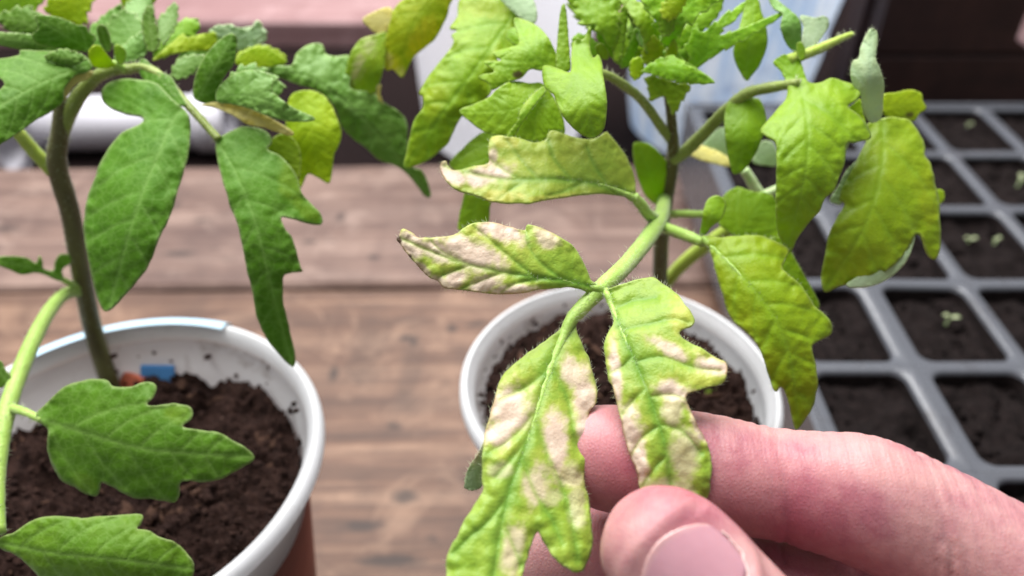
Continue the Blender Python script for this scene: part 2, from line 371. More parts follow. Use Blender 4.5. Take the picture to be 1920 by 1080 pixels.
# ------------------------------------------------------------------ pots
def pot(x, y, R, H, label, outer, lip=.0031, taper=.72):
    t = thing('plant_pot', (x, y, .001), label, 'pot')
    rb = R*taper; ri = R-lip
    if outer is not WHITE:
        zs = .068; rs = rb-.001+(ri-.0026-rb+.001)*(zs-.002)/(H-.0105)+.0006
        v, f = lathe([(0, 0), (rb-.002, 0), (rb-.0004, .002), (rs, zs), (rs-.0008, zs+.0004)], 96); link('printed_sleeve', mesh(v, f), outer, t).matrix_parent_inverse = Matrix()
    v, f = lathe([(ri+.0012, H-.0042), (R-.0008, H-.0046), (R, H-.0034), (R-.0001, H-.0016), (R-.0009, H-.0003), (R-.002, H), (ri+.0008, H-.0003), (ri-.0003, H-.0013), (ri-.0010, H-.004)], 96)
    link('rim', mesh(v, f), WHITE, t).matrix_parent_inverse = Matrix()
    v, f = lathe([(ri-.0010, H-.0041), (ri-.0013, H-.0075), (ri-.0026, H-.0085), (rb-.001, .002), (0, .002)], 96)
    link('wall', mesh(v, f), INNER, t).matrix_parent_inverse = Matrix()
    return t
LX, LY, LR, LH = -.0865, .1135, .0452, .0905
KX, KY, KR, KH = .0262, .1400, .0391, .0865
potL = pot(LX, LY, LR, LH, 'white rimmed plastic cup of dark soil holding the left tomato plant', RUST)
v, f = lathe([(LR-.0035, LH+.0006), (LR-.0012, LH+.0007), (LR+.0005, LH-.0008), (LR+.0006, LH-.003)], 40, (0, 0, 0), math.radians(72), math.radians(140))
link('blue_rim_print', mesh(v, f), FILM, potL).matrix_parent_inverse = Matrix()
potC = pot(KX, KY, KR, KH, 'smaller white plastic pot of soil under the yellowing tomato plant', WHITE, .0028)
soil_disc('potting_soil', LX, LY, LH-.0165, LR*.852, 3, SOIL, 'dark brown potting soil inside the left white cup', .0045, lambda a, b: .006*max(0, a*.55-b*.1)+.004*max(0, -b))
soil_disc('potting_soil', KX, KY, KH-.0085, KR*.852, 11, SOIL, 'brown crumbly potting soil in the pot behind the hand', .004)
def grit(cx, cy, r, H, seed, n):
    rnd = random.Random(seed); P = []
    for k in range(n):
        a = rnd.uniform(0, 6.28); z = H-rnd.uniform(.003, .02)*rnd.random()**.5; rr = r-(H-z)*.1
        P.append(chunk(Vector((cx+rr*math.cos(a), cy+rr*math.sin(a), z)), rnd.choice((.0003, .0004, .0006, .0009)), rnd))
    return P
o = link('soil_crumbs', mesh(*join_vf(grit(LX, LY, LR-.0055, LH, 5, 70))), SOIL, None); o['kind'] = 'stuff'; tag(o, 'soil crumbs stuck to the inside of the left cup', 'soil')
o = link('soil_crumbs', mesh(*join_vf(grit(KX, KY, KR-.005, KH, 9, 130))), SOIL, None); o['kind'] = 'stuff'; tag(o, 'soil crumbs stuck inside the rim of the centre pot', 'soil')
def bark(cx, cy, z, r, seed, n, label):
    rnd = random.Random(seed); P = []
    for k in range(n):
        a = rnd.uniform(0, 6.28); rr = r*math.sqrt(rnd.random())*.95
        v, f = chunk(Vector((0, 0, 0)), rnd.choice((.0004, .0006, .0009, .0013)), rnd); c = Vector((cx+rr*math.cos(a), cy+rr*math.sin(a), z+.0022+.002*(rr/r)**3))
        ca, sa = math.cos(a*3), math.sin(a*3); st = rnd.choice((1, 1, 2.5, 4))
        P.append(([c+Vector((p.x*ca*st-p.y*sa, p.x*sa*st+p.y*ca, p.z*.7)) for p in v], f))
    o = link('bark_bits', mesh(*join_vf(P)), CRUMB, None, kind='stuff'); tag(o, label, 'bark')
bark(LX, LY, LH-.0165, LR*.83, 21, 130, 'lighter brown bark bits lying on the soil of the left cup')
bark(KX, KY, KH-.0085, KR*.83, 22, 130, 'lighter brown bark bits lying on the soil of the centre pot')
# scraps at the back of the left cup's soil
def scrap(name, px, z, w, h, mat, label, rz):
    c = on_z(*px, z); v, f = box_vf(-w/2, w/2, -.0006, .0006, -h/2, h/2)
    o = link(name, mesh(v, f), mat, None, False); o.location = c; o.rotation_euler = (-.5, .12, rz); bevel(o, .0005, 2); tag(o, label, 'scrap'); return o
scrap('plastic_scrap', (296, 707), LH-.012, .0085, .0065, BLUEP, 'small blue plastic scrap in the soil behind the left stem', .1)
scrap('plastic_scrap', (244, 716), LH-.013, .010, .005, ORANGE, 'small orange scrap beside the blue one in the left cup', -.3)

# ------------------------------------------------------------------ seed tray
XS = [.0905, .1268, .1625, .1990, .2350, .2710]; YS = [.0580, .1000, .1420, .1840, .2275, .2770, .3235, .3715]; TZ = .050
tray = thing('seed_tray', (.09, .06, 0), 'grey plastic seed tray with square soil filled cells at right', 'tray')
def rrect(x0, x1, y0, y1, r, n=5):
    P = []
    for cx, cy, a in ((x1-r, y1-r, 0), (x0+r, y1-r, 90), (x0+r, y0+r, 180), (x1-r, y0+r, 270)):
        for k in range(n): t = math.radians(a+90*k/(n-1)); P.append((cx+r*math.cos(t), cy+r*math.sin(t)))
    return P
tsoil = []
for i in range(5):
    for j in range(7):
        x0, x1, y0, y1 = XS[i], XS[i+1], YS[j], YS[j+1]
        wl = .0033 if i == 1 else .0017; wr = .0033 if i == 0 else .0017
        if i == 0: wl = .003
        n = 5
        rings = []
        sq = rrect(x0+.00005, x1-.00005, y0+.00005, y1-.00005, .0001, n); rings.append([(p[0], p[1], TZ) for p in sq])
        for ins, z in ((0, 0), (.0006, -.0004), (.001, -.0016), (.0022, -.014), (.006, -.044)):
            rings.append([(p[0], p[1], TZ+z) for p in rrect(x0+wl+ins, x1-wr-ins, y0+.0017+ins, y1-.0017-ins, .0042, n)])
        # lift the rib crest a little
        V = [p for r in rings for p in r]; m = len(rings[0]); F = []
        for a in range(len(rings)-1):
            for k in range(m): F.append((a*m+k, a*m+(k+1) % m, (a+1)*m+(k+1) % m, (a+1)*m+k))
        F.append(tuple(range((len(rings)-1)*m, len(rings)*m)))
        V = [(p[0], p[1], p[2]+.0005*noise.noise((p[0]*60, p[1]*60, 0))) for p in V]
        co_ = link('cell', mesh(V, F), GREY, tray, True); co_.data.materials.append(SOIL2)
        for pi, pg in enumerate(co_.data.polygons):
            if pi >= 3*m: pg.material_index = 1
        # soil
        g = 22; sv = []; sf = []
        for a in range(g+1):
            for b in range(g+1):
                x = x0+.004+(x1-x0-.008)*a/g; y = y0+.004+(y1-y0-.008)*b/g
                sv.append((x, y, TZ-.0058+.0032*fbm((x, y, 2), 110, 5)+.002*abs(fbm((x, y, 8), 330, 3))))
        for a in range(g):
            for b in range(g): q = a*(g+1)+b; sf.append((q, q+g+1, q+g+2, q+1))
        tsoil.append((sv, sf)); rnd = random.Random(i*31+j)
        for k in range(26):
            tsoil.append(chunk(Vector((rnd.uniform(x0+.006, x1-.006), rnd.uniform(y0+.006, y1-.006), TZ-.0045)), rnd.choice((.0006, .0009, .0014)), rnd))
skirt = []
xa, xb, ya, yb = XS[0], XS[-1], YS[0], YS[-1]
skirt.append(box_vf(xa-.003, xa-.0005, ya-.003, yb+.003, .012, TZ+.0006)); skirt.append(box_vf(xb+.0005, xb+.003, ya-.003, yb+.003, .012, TZ+.0006))
skirt.append(box_vf(xa-.0004, xb+.0004, yb+.0005, yb+.003, .012, TZ+.0006)); skirt.append(box_vf(xa-.0004, xb+.0004, ya-.003, ya-.0005, .012, TZ+.0006))
link('outer_rim', mesh(*join_vf(skirt)), GREY, tray, False)
o = link('tray_soil', mesh(*join_vf(tsoil)), SOIL2, None); o['kind'] = 'stuff'; tag(o, 'dark seed compost filling the cells of the grey tray', 'soil')
# ------------------------------------------------------------------ leaves
def blobs(P, L, seed, soft=.42):
    """irregular colour patches around given centres (px)"""
    out = np.zeros(len(P))
    for b in L:
        x, y, rx, ry, ang = b[:5]; w = b[5] if len(b) > 5 else 1.0
        c, s = math.cos(math.radians(ang)), math.sin(math.radians(ang))
        dx, dy = P[:, 0]-x, P[:, 1]-y
        out_r = np.hypot((dx*c+dy*s)/rx, (-dx*s+dy*c)/ry)
        near = out_r < 2
        n = np.zeros(len(P))
        n[near] = [.45*noise.fractal(Vector((p[0]*.03, p[1]*.03, seed)), 1, 2, 4)+.22*noise.noise(Vector((p[0]*.14, p[1]*.14, seed+5))) for p in P[near]]
        k = np.clip((1.05+soft-(out_r+n))/(2*soft), 0, 1); out = np.maximum(out, w*k*k*(3-2*k))
    return out
def seg_dist(P, A):
    """distance of points to polyline A"""
    best = np.full(len(P), 1e9)
    for a, b in zip(A[:-1], A[1:]):
        d = b-a; L = (d*d).sum()+1e-9
        t = np.clip(((P-a)@d)/L, 0, 1); q = a+t[:, None]*d
        best = np.minimum(best, np.hypot(*(P-q).T))
    return best
def inside(P, poly):
    x, y = P[:, 0], P[:, 1]; r = np.zeros(len(P), bool); j = len(poly)-1
    for i in range(len(poly)):
        xi, yi = poly[i]; xj, yj = poly[j]
        c = ((yi > y) != (yj > y)) & (x < (xj-xi)*(y-yi)/(yj-yi+1e-12)+xi); r ^= c; j = i
    return r
LEAFSEED = [0]
def leaf(parent, fr, pts, mid, deps, mat, cup=2.5, fold=0.0, puff=.5, ripple=.8, h=None, nv=5, bleach=(), yel=0.1, yelblob=(), vw=None, scorch=(), edge=None, thick=.00028, name='leaflet', tilt=0.0, collect=None, veins=None, rib=None, serr=0.0):
    """blade from an outline in photo frame fr=(ox,oy,scale): real distance per point, own curvature, vein relief"""
    LEAFSEED[0] += 1; seed = LEAFSEED[0]*3.7
    ox, oy, sc = fr
    cv = lambda L: np.array([(ox+p[0]/sc, oy+p[1]/sc) for p in L], float)
    out = cv(pts); mid = cv(mid)
    area_ = abs(.5*np.sum(out[:, 0]*np.roll(out[:, 1], 1)-out[:, 1]*np.roll(out[:, 0], 1)))
    if h is None: h = float(np.clip(math.sqrt(area_)/52, 2.5, 4.8))
    size = math.sqrt(area_)
    O = catmull(out, 8, True); O = resample(O, h*.8, True)
    jit = np.array([[noise.noise(Vector((p[0]*.05, p[1]*.05, seed))), noise.noise(Vector((p[0]*.05, p[1]*.05, seed+9)))] for p in O])*size*.008
    O = O+jit
    if serr:
        cc = O.mean(0); dirs = (O-cc)/np.hypot(*(O-cc).T)[:, None]; arc = np.linspace(0, 1, len(O), endpoint=False); nt = max(int(len(O)*h*.8/(size*.36)), 5)
        saw = (arc*nt+.35*noise.noise(Vector((seed, 1, 1)))) % 1; O = O+dirs*((saw-.35)*size*serr*(.6+.8*np.array([noise.random() for _ in range(1)])[0]))[:, None]
    lo, hi = O.min(0), O.max(0)
    gx = np.arange(lo[0], hi[0], h); gy = np.arange(lo[1], hi[1], h*.866)
    G = np.array([(x+(h/2 if k % 2 else 0), y) for k, y in enumerate(gy) for x in gx])
    G = G[inside(G, O)]
    if len(G): G = G[seg_dist(G, np.vstack([O, O[:1]])) > h*.55]
    nb = len(O); allp = np.vstack([O, G]) if len(G) else O
    vo, eo, fo, *_ = delaunay_2d_cdt([Vector(p) for p in allp], [(i, (i+1) % nb) for i in range(nb)], [list(range(nb))], 1, 1e-4)
    P = np.array([(v.x, v.y) for v in vo])
    M = resample(catmull(mid, 8), max(size/30, 3), False)
    cum = np.r_[0, np.cumsum(np.hypot(*np.diff(M, axis=0).T))]
    # lateral coordinates
    bt = np.zeros(len(P)); bs = np.full(len(P), 1e9); sg = np.ones(len(P))
    for i in range(len(M)-1):
        a, b = M[i], M[i+1]; d = b-a; L = (d*d).sum()
        lo_t = -9e9 if i == 0 else 0; hi_t = 9e9 if i == len(M)-2 else 1
        t = np.clip(((P-a)@d)/L, lo_t, hi_t); q = a+t[:, None]*d; r = P-q; ds = np.hypot(*r.T)
        up = ds < bs; bs[up] = ds[up]; bt[up] = (cum[i]+np.clip(t, -.5, 1.5)*math.sqrt(L))[up]/cum[-1]
        cr = d[0]*r[:, 1]-d[1]*r[:, 0]; sg[up] = np.sign(cr)[up]
    S = np.percentile(bs, 97)+1e-6; lat = bs/S
    # secondary veins
    rs_ = min(max(size/230, .3), 1.0); ripple *= rs_; puff *= min(rs_*1.1, 1.0); cup *= min(rs_*1.4, 1)
    V2 = []
    if veins is not None: V2 = [resample(catmull(cv(q), 6), 6, False) for q in veins]
    elif nv:
        for side in (-1, 1):
            for k in range(nv):
                t0 = .05+.84*(k+(.25 if side > 0 else .6)+.35*noise.noise(Vector((k*2.3, side*5, seed+1))))/nv; t0 = min(max(t0, .03), .93)
                i = min(int(t0*(len(M)-1)), len(M)-2); dirv = (M[i+1]-M[i])/np.hypot(*(M[i+1]-M[i]))
                nrm = np.array([-dirv[1], dirv[0]])*side; p = M[i].copy(); path = [p.copy()]; ang = math.radians(56+14*noise.noise(Vector((k*1.7, side*3, seed))))
                for st in range(40):
                    p = p+(dirv*math.cos(ang)+nrm*math.sin(ang))*S*.07; ang *= .965
                    path.append(p.copy())
                    if st > 2 and not inside(p[None], O)[0]: break
                V2.append(np.array(path))
    w = vw or max(size*(.010 if mat == 'sick' else .0065), h*.5); puff *= .34 if mat == 'sick' else .17
    dm = seg_dist(P, M); dv = np.full(len(P), 1e9)
    for q in V2: dv = np.minimum(dv, seg_dist(P, q))
    eb = seg_dist(P, np.vstack([O, O[:1]]))
    vein = np.maximum(np.exp(-(dm/(w*1.5))**2), .8*np.exp(-(dv/w)**2))
    veinwide = np.maximum(np.exp(-(dm/(w*4.5))**2), .8*np.exp(-(dv/(w*2.6))**2))
    dd = catmull([[q] for q in deps], 12)[:, 0]; D = np.interp(np.clip(bt, 0, 1), np.linspace(0, 1, len(dd)), dd)
    mm = .001
    D = D+cup*mm*lat**1.6*(.6+.4*np.sin(np.clip(bt, 0, 1)*3.1))+fold*mm*np.minimum(lat, 1)+tilt*mm*sg*lat
    D = D-puff*mm*(1-np.exp(-(np.minimum(dv, dm)/(w*3.2))**2))*np.clip(eb/(size*.06), 0, 1)
    D = D+(.11 if mat != 'sick' else .09)*mm*vein*min(size/230, 1)
    rp = np.array([noise.noise(Vector((p[0]*3.2/size*2, p[1]*3.2/size*2, seed+2)))+.5*noise.noise(Vector((p[0]*8/size*2, p[1]*8/size*2, seed+4))) for p in P])
    D = D+ripple*mm*rp*(.12+.88*np.exp(-eb/(size*.13)))
    co = [at(p[0], p[1], d) for p, d in zip(P, D)]
    me = mesh(co, [tuple(q) for q in fo])
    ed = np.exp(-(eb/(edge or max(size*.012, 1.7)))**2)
    bl = blobs(P, [((ox+b[0]/sc), (oy+b[1]/sc), b[2]/sc*.97, b[3]/sc*.97)+tuple(b[4:]) for b in bleach], seed)*(1-.78*np.maximum(np.exp(-(dm/(w*2.6))**2), .8*np.exp(-(dv/(w*1.5))**2))) if len(bleach) else np.zeros(len(P))
    base_y = np.array([.5+.8*noise.fractal(Vector((p[0]*2.4/size, p[1]*2.4/size, seed+1)), 1, 2, 3) for p in P])
    yl = yel*np.clip(base_y+.5*np.exp(-eb/(size*.16)), 0, 1.3)*(1-.75*veinwide)
    if len(yelblob): yl = np.maximum(yl, blobs(P, [((ox+b[0]/sc), (oy+b[1]/sc), b[2]/sc, b[3]/sc)+tuple(b[4:]) for b in yelblob], seed+3, .45)*(1-.45*veinwide))
    if len(bleach):
        halo = blobs(P, [((ox+b[0]/sc), (oy+b[1]/sc), b[2]/sc*1.45, b[3]/sc*1.6)+tuple(b[4:]) for b in bleach], seed, .6); yl = np.maximum(yl, .8*halo*(1-.5*veinwide))
    sch = blobs(P, [((ox+b[0]/sc), (oy+b[1]/sc), b[2]/sc, b[3]/sc)+tuple(b[4:]) for b in scorch], seed+8) if len(scorch) else np.zeros(len(P))
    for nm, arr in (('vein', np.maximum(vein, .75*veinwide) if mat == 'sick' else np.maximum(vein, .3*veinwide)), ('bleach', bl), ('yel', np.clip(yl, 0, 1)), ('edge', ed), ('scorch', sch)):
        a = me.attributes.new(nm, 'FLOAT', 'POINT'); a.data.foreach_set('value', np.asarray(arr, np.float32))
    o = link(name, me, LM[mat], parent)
    so = o.modifiers.new('thickness', 'SOLIDIFY'); so.thickness = thick; so.offset = 0
    if rib:
        m_ = int(len(M)*rib[2]); pr = [(M[i][0], M[i][1], float(np.interp(i/(len(M)-1), np.linspace(0, 1, len(dd)), dd))+.00028*min(i/6, 1)) for i in range(0, m_, max(m_//9, 1))]
        stalk('midrib', parent, list(rib[3] if len(rib) > 3 else [])+pr, [rib[0]]*(len(rib[3]) if len(rib) > 3 else 0)+[rib[0]+(rib[1]-rib[0])*(i/(len(pr)-1))**.6 for i in range(len(pr))], 'green', collect, 10)
    if collect is not None:
        nrm = [v.normal.copy() for v in me.vertices]
        order = [i for i in np.where(eb < .3)[0]]
        ctr = P.mean(0)
        for i in order:
            nxt = P[i]-ctr; collect.append((co[i], (at(P[i][0]+nxt[0]*.02, P[i][1]+nxt[1]*.02, D[i])-co[i]).normalized()))
    return o
def stalk(name, parent, pts, rad, mat, collect=None, nseg=14):
    W3 = [at(*p) for p in pts]
    v, f = tube_mesh(W3, [r*.001 for r in rad], nseg, 7)
    v = [p+Vector((noise.noise(p*900), noise.noise(p*900+Vector((5, 0, 0))), noise.noise(p*900+Vector((0, 7, 0)))))*.00012 for p in v]
    o = link(name, mesh(v, f), SM[mat], parent)
    if collect is not None:
        D = catmull([list(p)+[r*.001] for p, r in zip(W3, rad)], 7)
        for i in range(len(D)-1):
            p, q = Vector(D[i][:3]), Vector(D[i+1][:3]); t = (q-p).normalized()
            for k in range(7):
                a = Vector((random.gauss(0, 1), random.gauss(0, 1), random.gauss(0, 1))); a = (a-t*a.dot(t)).normalized()
                collect.append((p.lerp(q, random.random())+a*D[i][3]*.97, a))
    return o
def hairs(name, parent, L, length, r=.000035, keep=1.0):
    V = []; F = []
    for p, d in L:
        if random.random() > keep: continue
        d = (d+Vector((random.gauss(0, .35), random.gauss(0, .35), random.gauss(0, .35)))).normalized(); ln = length*random.uniform(.35, 1.15)
        x = d.orthogonal().normalized(); y = d.cross(x); b = len(V)
        for k in range(3): a = k*2.094; V.append(p+(x*math.cos(a)+y*math.sin(a))*r)
        V.append(p+d*ln); F += [(b, b+1, b+3), (b+1, b+2, b+3), (b+2, b, b+3)]
    return link(name, mesh(V, F), HAIR, parent, kind='stuff')

R1, R2, R3 = (0, 0, 3), (640, 0, 3), (1280, 0, 3)
R4, R5, R6 = (0, 360, 3), (640, 360, 3), (1280, 360, 3)
R7, R8, R9 = (0, 720, 3), (640, 720, 3), (1280, 720, 3)
Q1, Q3, Q4, Q5, Q6 = (1440, 160, 3), (600, 0, 3.6), (960, 0, 3.6), (1180, 220, 3.175), (380, 0, 2.843)
PX = (0, 0, 1)

# ------------------------------------------------------------------ left plant
pl = thing('tomato_plant', at(205, 718, .205), 'dark green healthy tomato plant growing in the left cup', 'plant', 'potted tomato plants')
hL = []
stalk('stem', pl, [(214, 750, .2115), (205, 715, .2065), (175, 620, .2), (150, 500, .188), (132, 400, .18), (107, 310, .172), (112, 250, .169), (114, 200, .167), (112, 165, .166), (120, 130, .165)], [2.35, 2.25, 2.2, 2.15, 2.1, 2.05, 1.75, 1.4, 1.1, .8], 'brown', hL)
s1 = stalk('leaf_stalk', pl, [(111, 268, .170), (122, 228, .1685), (146, 184, .167), (176, 148, .166), (208, 133, .165), (238, 130, .165), (275, 128, .164), (310, 150, .162), (345, 190, .16), (375, 222, .159), (410, 262, .158)], [1.5, 1.6, 1.5, 1.35, 1.15, 1.0, .95, .9, .85, .8, .8], 'olive', hL)
s2 = stalk('leaf_stalk', pl, [(100, 322, .173), (65, 285, .170), (35, 250, .167), (5, 215, .165)], [1.5, 1.4, 1.3, 1.2], 'yellow', hL)
s3 = stalk('leaf_stalk', pl, [(155, 545, .192), (120, 553, .186), (88, 590, .176), (55, 655, .166), (22, 740, .157), (5, 810, .152), (-6, 900, .147), (-4, 1000, .142)], [1.3, 1.4, 1.5, 1.6, 1.6, 1.5, 1.4, 1.3], 'green', hL)
s3b = stalk('leaf_stalk', pl, [(150, 540, .19), (125, 528, .186), (108, 518, .184)], [.8, .7, .5], 'green')
s4 = stalk('leaf_stalk', pl, [(236, 132, .165), (215, 120, .163), (190, 118, .162)], [.9, .8, .6], 'green')
leaf(s1, R1, [(1020,600),(950,540),(880,470),(800,450),(700,445),(620,465),(580,510),(575,560),(620,610),(700,640),(780,655),(810,675),(780,705),(700,740),(640,800),(590,870),(550,950),(520,1040),(490,1130),(475,1250),(480,1350),(495,1450),(520,1560),(545,1660),(570,1730),(600,1750),(650,1720),(720,1640),(800,1550),(850,1470),(890,1360),(940,1250),(980,1150),(1005,1060),(1030,980),(1055,890),(1068,800),(1075,720),(1060,650)],
     [(1040,600),(960,700),(890,880),(800,1100),(720,1350),(620,1720)], [.159,.155,.152,.152,.155], 'dark', 4, yel=.05, tilt=1.5)
leaf(s1, R1, [(1215,785),(1260,760),(1330,725),(1400,712),(1470,725),(1520,760),(1530,800),(1510,840),(1580,880),(1640,940),(1680,1010),(1700,1090),(1760,1160),(1800,1200),(1815,1245),(1790,1265),(1700,1250),(1600,1220),(1580,1230),(1600,1280),(1640,1330),(1665,1400),(1690,1500),(1700,1530),(1620,1540),(1595,1560),(1590,1640),(1600,1730),(1630,1860),(1655,1960),(1660,2040),(1640,2060),(1560,1980),(1480,1870),(1440,1760),(1430,1680),(1400,1560),(1380,1460),(1340,1280),(1290,1140),(1250,1000),(1220,880)],
     [(1215,785),(1330,980),(1420,1200),(1500,1500),(1560,1750),(1645,2050)], [.158,.154,.153,.157,.164], 'dark', 3, yel=.05, tilt=-1, yelblob=[(1650,1030,70,140,-20,.7),(1740,1190,60,50,0,.6)])  # yellow patches put the light on the lit side lobe into colour
leaf(s1, R4, [(1375,370),(1400,390),(1440,440),(1480,500),(1480,535),(1440,530),(1410,480)], [(1380,375),(1480,530)], [.156,.156], 'deep', .3, nv=2, puff=.1, ripple=.2)
leaf(s4, R1, [(-60,350),(60,325),(110,310),(115,285),(200,285),(300,290),(400,290),(470,310),(510,350),(520,385),(480,410),(420,430),(360,500),(355,570),(300,620),(200,680),(100,750),(30,795),(-60,830),(-120,700),(-100,560),(-30,530),(20,490),(20,460),(-20,420)],
     [(500,370),(250,460),(0,600),(-100,690)], [.161,.156,.152,.15], 'dark', 3, yel=.06, tilt=1)
leaf(s4, R1, [(280,470),(300,430),(400,395),(520,400),(500,440),(420,480),(380,540),(345,570),(300,520)], [(510,405),(290,480)], [.162,.158], 'straw', .8, nv=3, puff=.2)
leaf(s4, R1, [(200,85),(290,90),(380,115),(430,140),(480,145),(500,180),(540,200),(530,240),(500,290),(450,290),(380,280),(300,270),(220,250),(180,200),(215,160),(205,120)], [(510,285),(350,190),(200,100)], [.164,.16,.158], 'dark', 2, yel=.15)
leaf(s4, R1, [(-40,185),(80,185),(180,195),(260,225),(330,270),(300,295),(200,285),(100,275),(-40,240)], [(330,280),(150,230),(-40,205)], [.163,.16,.157], 'deep', 1)
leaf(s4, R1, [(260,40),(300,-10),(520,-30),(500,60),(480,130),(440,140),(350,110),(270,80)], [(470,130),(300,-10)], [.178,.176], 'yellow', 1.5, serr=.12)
leaf(s4, R1, [(-40,-30),(240,-30),(200,60),(170,150),(120,170),(60,110),(-40,60)], [(140,160),(-20,-20)], [.178,.176], 'lime', 1.5, serr=.12)
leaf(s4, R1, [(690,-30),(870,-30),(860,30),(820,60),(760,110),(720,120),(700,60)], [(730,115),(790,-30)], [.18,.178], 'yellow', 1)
leaf(s4, R1, [(495,300),(520,260),(560,255),(590,290),(630,340),(650,370),(600,385),(540,380),(510,350)], [(640,370),(530,265)], [.162,.158], 'yellow', .8, nv=2, yel=.1)
leaf(s4, R1, [(545,160),(565,135),(595,150),(620,210),(625,270),(600,290),(560,230)], [(610,285),(565,140)], [.164,.162], 'dark', .5, nv=3)
leaf(s4, R1, [(640,270),(665,250),(705,280),(710,320),(690,360),(660,350)], [(680,360),(665,255)], [.161,.16], 'lime', .4, nv=2)
leaf(s1, R1, [(610,130),(660,80),(720,60),(790,110),(820,180),(800,240),(740,250),(660,270),(620,230)], [(780,240),(680,80)], [.17,.172], 'deep', 1, serr=.12)
leaf(s1, R1, [(800,120),(815,60),(840,35),(865,60),(880,140),(900,200),(890,270),(840,290),(810,220)], [(860,285),(840,40)], [.167,.168], 'dark', .8, serr=.12)
leaf(s1, R1, [(890,110),(930,70),(980,15),(1000,40),(995,130),(960,200),(920,250),(890,200)], [(900,250),(990,20)], [.167,.17], 'deep', .8, serr=.12)
leaf(s1, R1, [(1100,560),(1090,500),(1110,400),(1160,310),(1210,250),(1270,200),(1310,190),(1335,220),(1330,300),(1310,370),(1270,420),(1240,480),(1240,550),(1180,585)], [(1110,565),(1200,400),(1310,200)], [.16,.157,.157], 'dark', 2)
leaf(s1, R1, [(1230,490),(1300,430),(1370,400),(1440,395),(1500,410),(1540,450),(1530,500),(1560,540),(1640,600),(1720,640),(1770,660),(1760,680),(1680,685),(1600,680),(1500,650),(1400,610),(1300,585),(1220,570)], [(1150,570),(1400,540),(1770,672)], [.159,.156,.158], 'deep', 2, ripple=1.4)
leaf(s1, R1, [(1130,590),(1250,572),(1360,595),(1460,635),(1560,685),(1650,745),(1620,762),(1500,722),(1400,702),(1300,645),(1200,605)], [(1130,590),(1400,660),(1640,750)], [.1595,.158,.159], 'straw', .8, yel=.8, nv=3)
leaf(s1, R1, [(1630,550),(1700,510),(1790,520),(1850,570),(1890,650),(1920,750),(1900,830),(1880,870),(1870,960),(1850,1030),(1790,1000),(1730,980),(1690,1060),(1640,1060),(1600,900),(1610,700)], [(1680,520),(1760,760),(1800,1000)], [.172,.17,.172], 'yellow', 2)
leaf(s1, R1, [(1500,840),(1560,760),(1630,760),(1690,850),(1690,960),(1660,1050),(1560,1000)], [(1520,760),(1640,1000)], [.165,.166], 'olive', 1.5)
leaf(s1, Q6, [(320,372),(400,350),(470,350),(500,290),(540,250),(600,230),(640,240),(660,290),(720,300),(780,300),(800,360),(790,470),(900,490),(960,540),(1060,610),(1090,670),(1090,800),(1120,890),(1170,910),(1210,1000),(1215,1050),(1180,1040),(1100,940),(1040,890),(940,850),(860,780),(800,740),(740,670),(690,550),(600,480),(500,450),(400,410)], [(330,368),(560,410),(740,530),(900,680),(1060,860),(1210,1050)], [.176,.174,.176,.182,.19], 'deep', 3, ripple=1.4)
leaf(s1, Q6, [(40,160),(130,130),(240,160),(290,110),(320,170),(290,230),(340,240),(400,290),(330,300),(250,260),(180,270),(120,220)], [(60,170),(380,285)], [.172,.178], 'pale', 1.2, ripple=1.5, serr=.1)
leaf(s1, Q6, [(180,345),(200,290),(280,250),(350,260),(420,300),(450,330),(400,350),(300,365)], [(190,340),(440,325)], [.168,.174], 'yellow', 1)
leaf(s1, R1, [(860,340),(920,280),(980,230),(1030,190),(1060,210),(1200,180),(1220,230),(1180,280),(1060,290),(950,310)], [(870,330),(1210,200)], [.166,.17], 'yellow', 1, ripple=1.2)
leaf(s1, R1, [(965,410),(1000,340),(1080,310),(1160,320),(1120,380),(1060,430),(990,450)], [(970,440),(1150,320)], [.166,.168], 'deep', .8, serr=.12)
leaf(s1, R1, [(780,345),(820,335),(880,400),(960,430),(1010,520),(1050,590),(1000,590),(900,520),(800,440)], [(790,350),(900,440),(1030,585)], [.164,.161,.159], 'dark', 1, nv=4)
for pts, mid, dp, mt in (
 ([(-20,100),(60,60),(150,40),(230,90),(280,180),(320,260),(240,250),(150,210),(60,180)], [(330,270),(150,130),(-20,100)], [.169,.167,.168], 'dark'),
 ([(500,180),(560,110),(620,60),(680,30),(700,110),(680,190),(620,260),(560,280)], [(560,290),(690,35)], [.172,.175], 'dark'),
 ([(700,60),(760,-20),(840,-30),(860,50),(830,130),(760,160)], [(740,160),(830,-20)], [.174,.178], 'deep'),
 ([(640,330),(700,250),(780,190),(860,150),(870,230),(810,310),(730,350)], [(660,340),(860,160)], [.168,.17], 'deep'),
 ([(860,330),(900,240),(960,160),(1040,110),(1120,120),(1100,200),(1020,270),(930,320)], [(880,330),(1115,125)], [.171,.174], 'lime'),
 ([(1000,330),(1080,250),(1180,200),(1300,190),(1280,270),(1180,320),(1080,350)], [(1010,330),(1300,200)], [.170,.175], 'dark'),
 ([(1180,260),(1260,190),(1360,160),(1470,150),(1500,220),(1420,260),(1300,290)], [(1190,270),(1490,170)], [.174,.18], 'pale'),
 ([(1320,330),(1400,270),(1500,260),(1590,300),(1610,350),(1520,370),(1400,370)], [(1330,340),(1600,330)], [.172,.176], 'yellow'),
 ([(480,330),(420,290),(330,280),(250,320),(300,350),(400,370)], [(500,350),(260,315)], [.1595,.157], 'dark'),
 ([(1290,470),(1350,380),(1440,370),(1530,420),(1600,500),(1520,540),(1400,540)], [(1290,500),(1600,500)], [.162,.163], 'deep'),
): leaf(s1, R1, pts, mid, dp, mt, 1.6, puff=1.0, ripple=1.5, yel=.08, serr=.11)
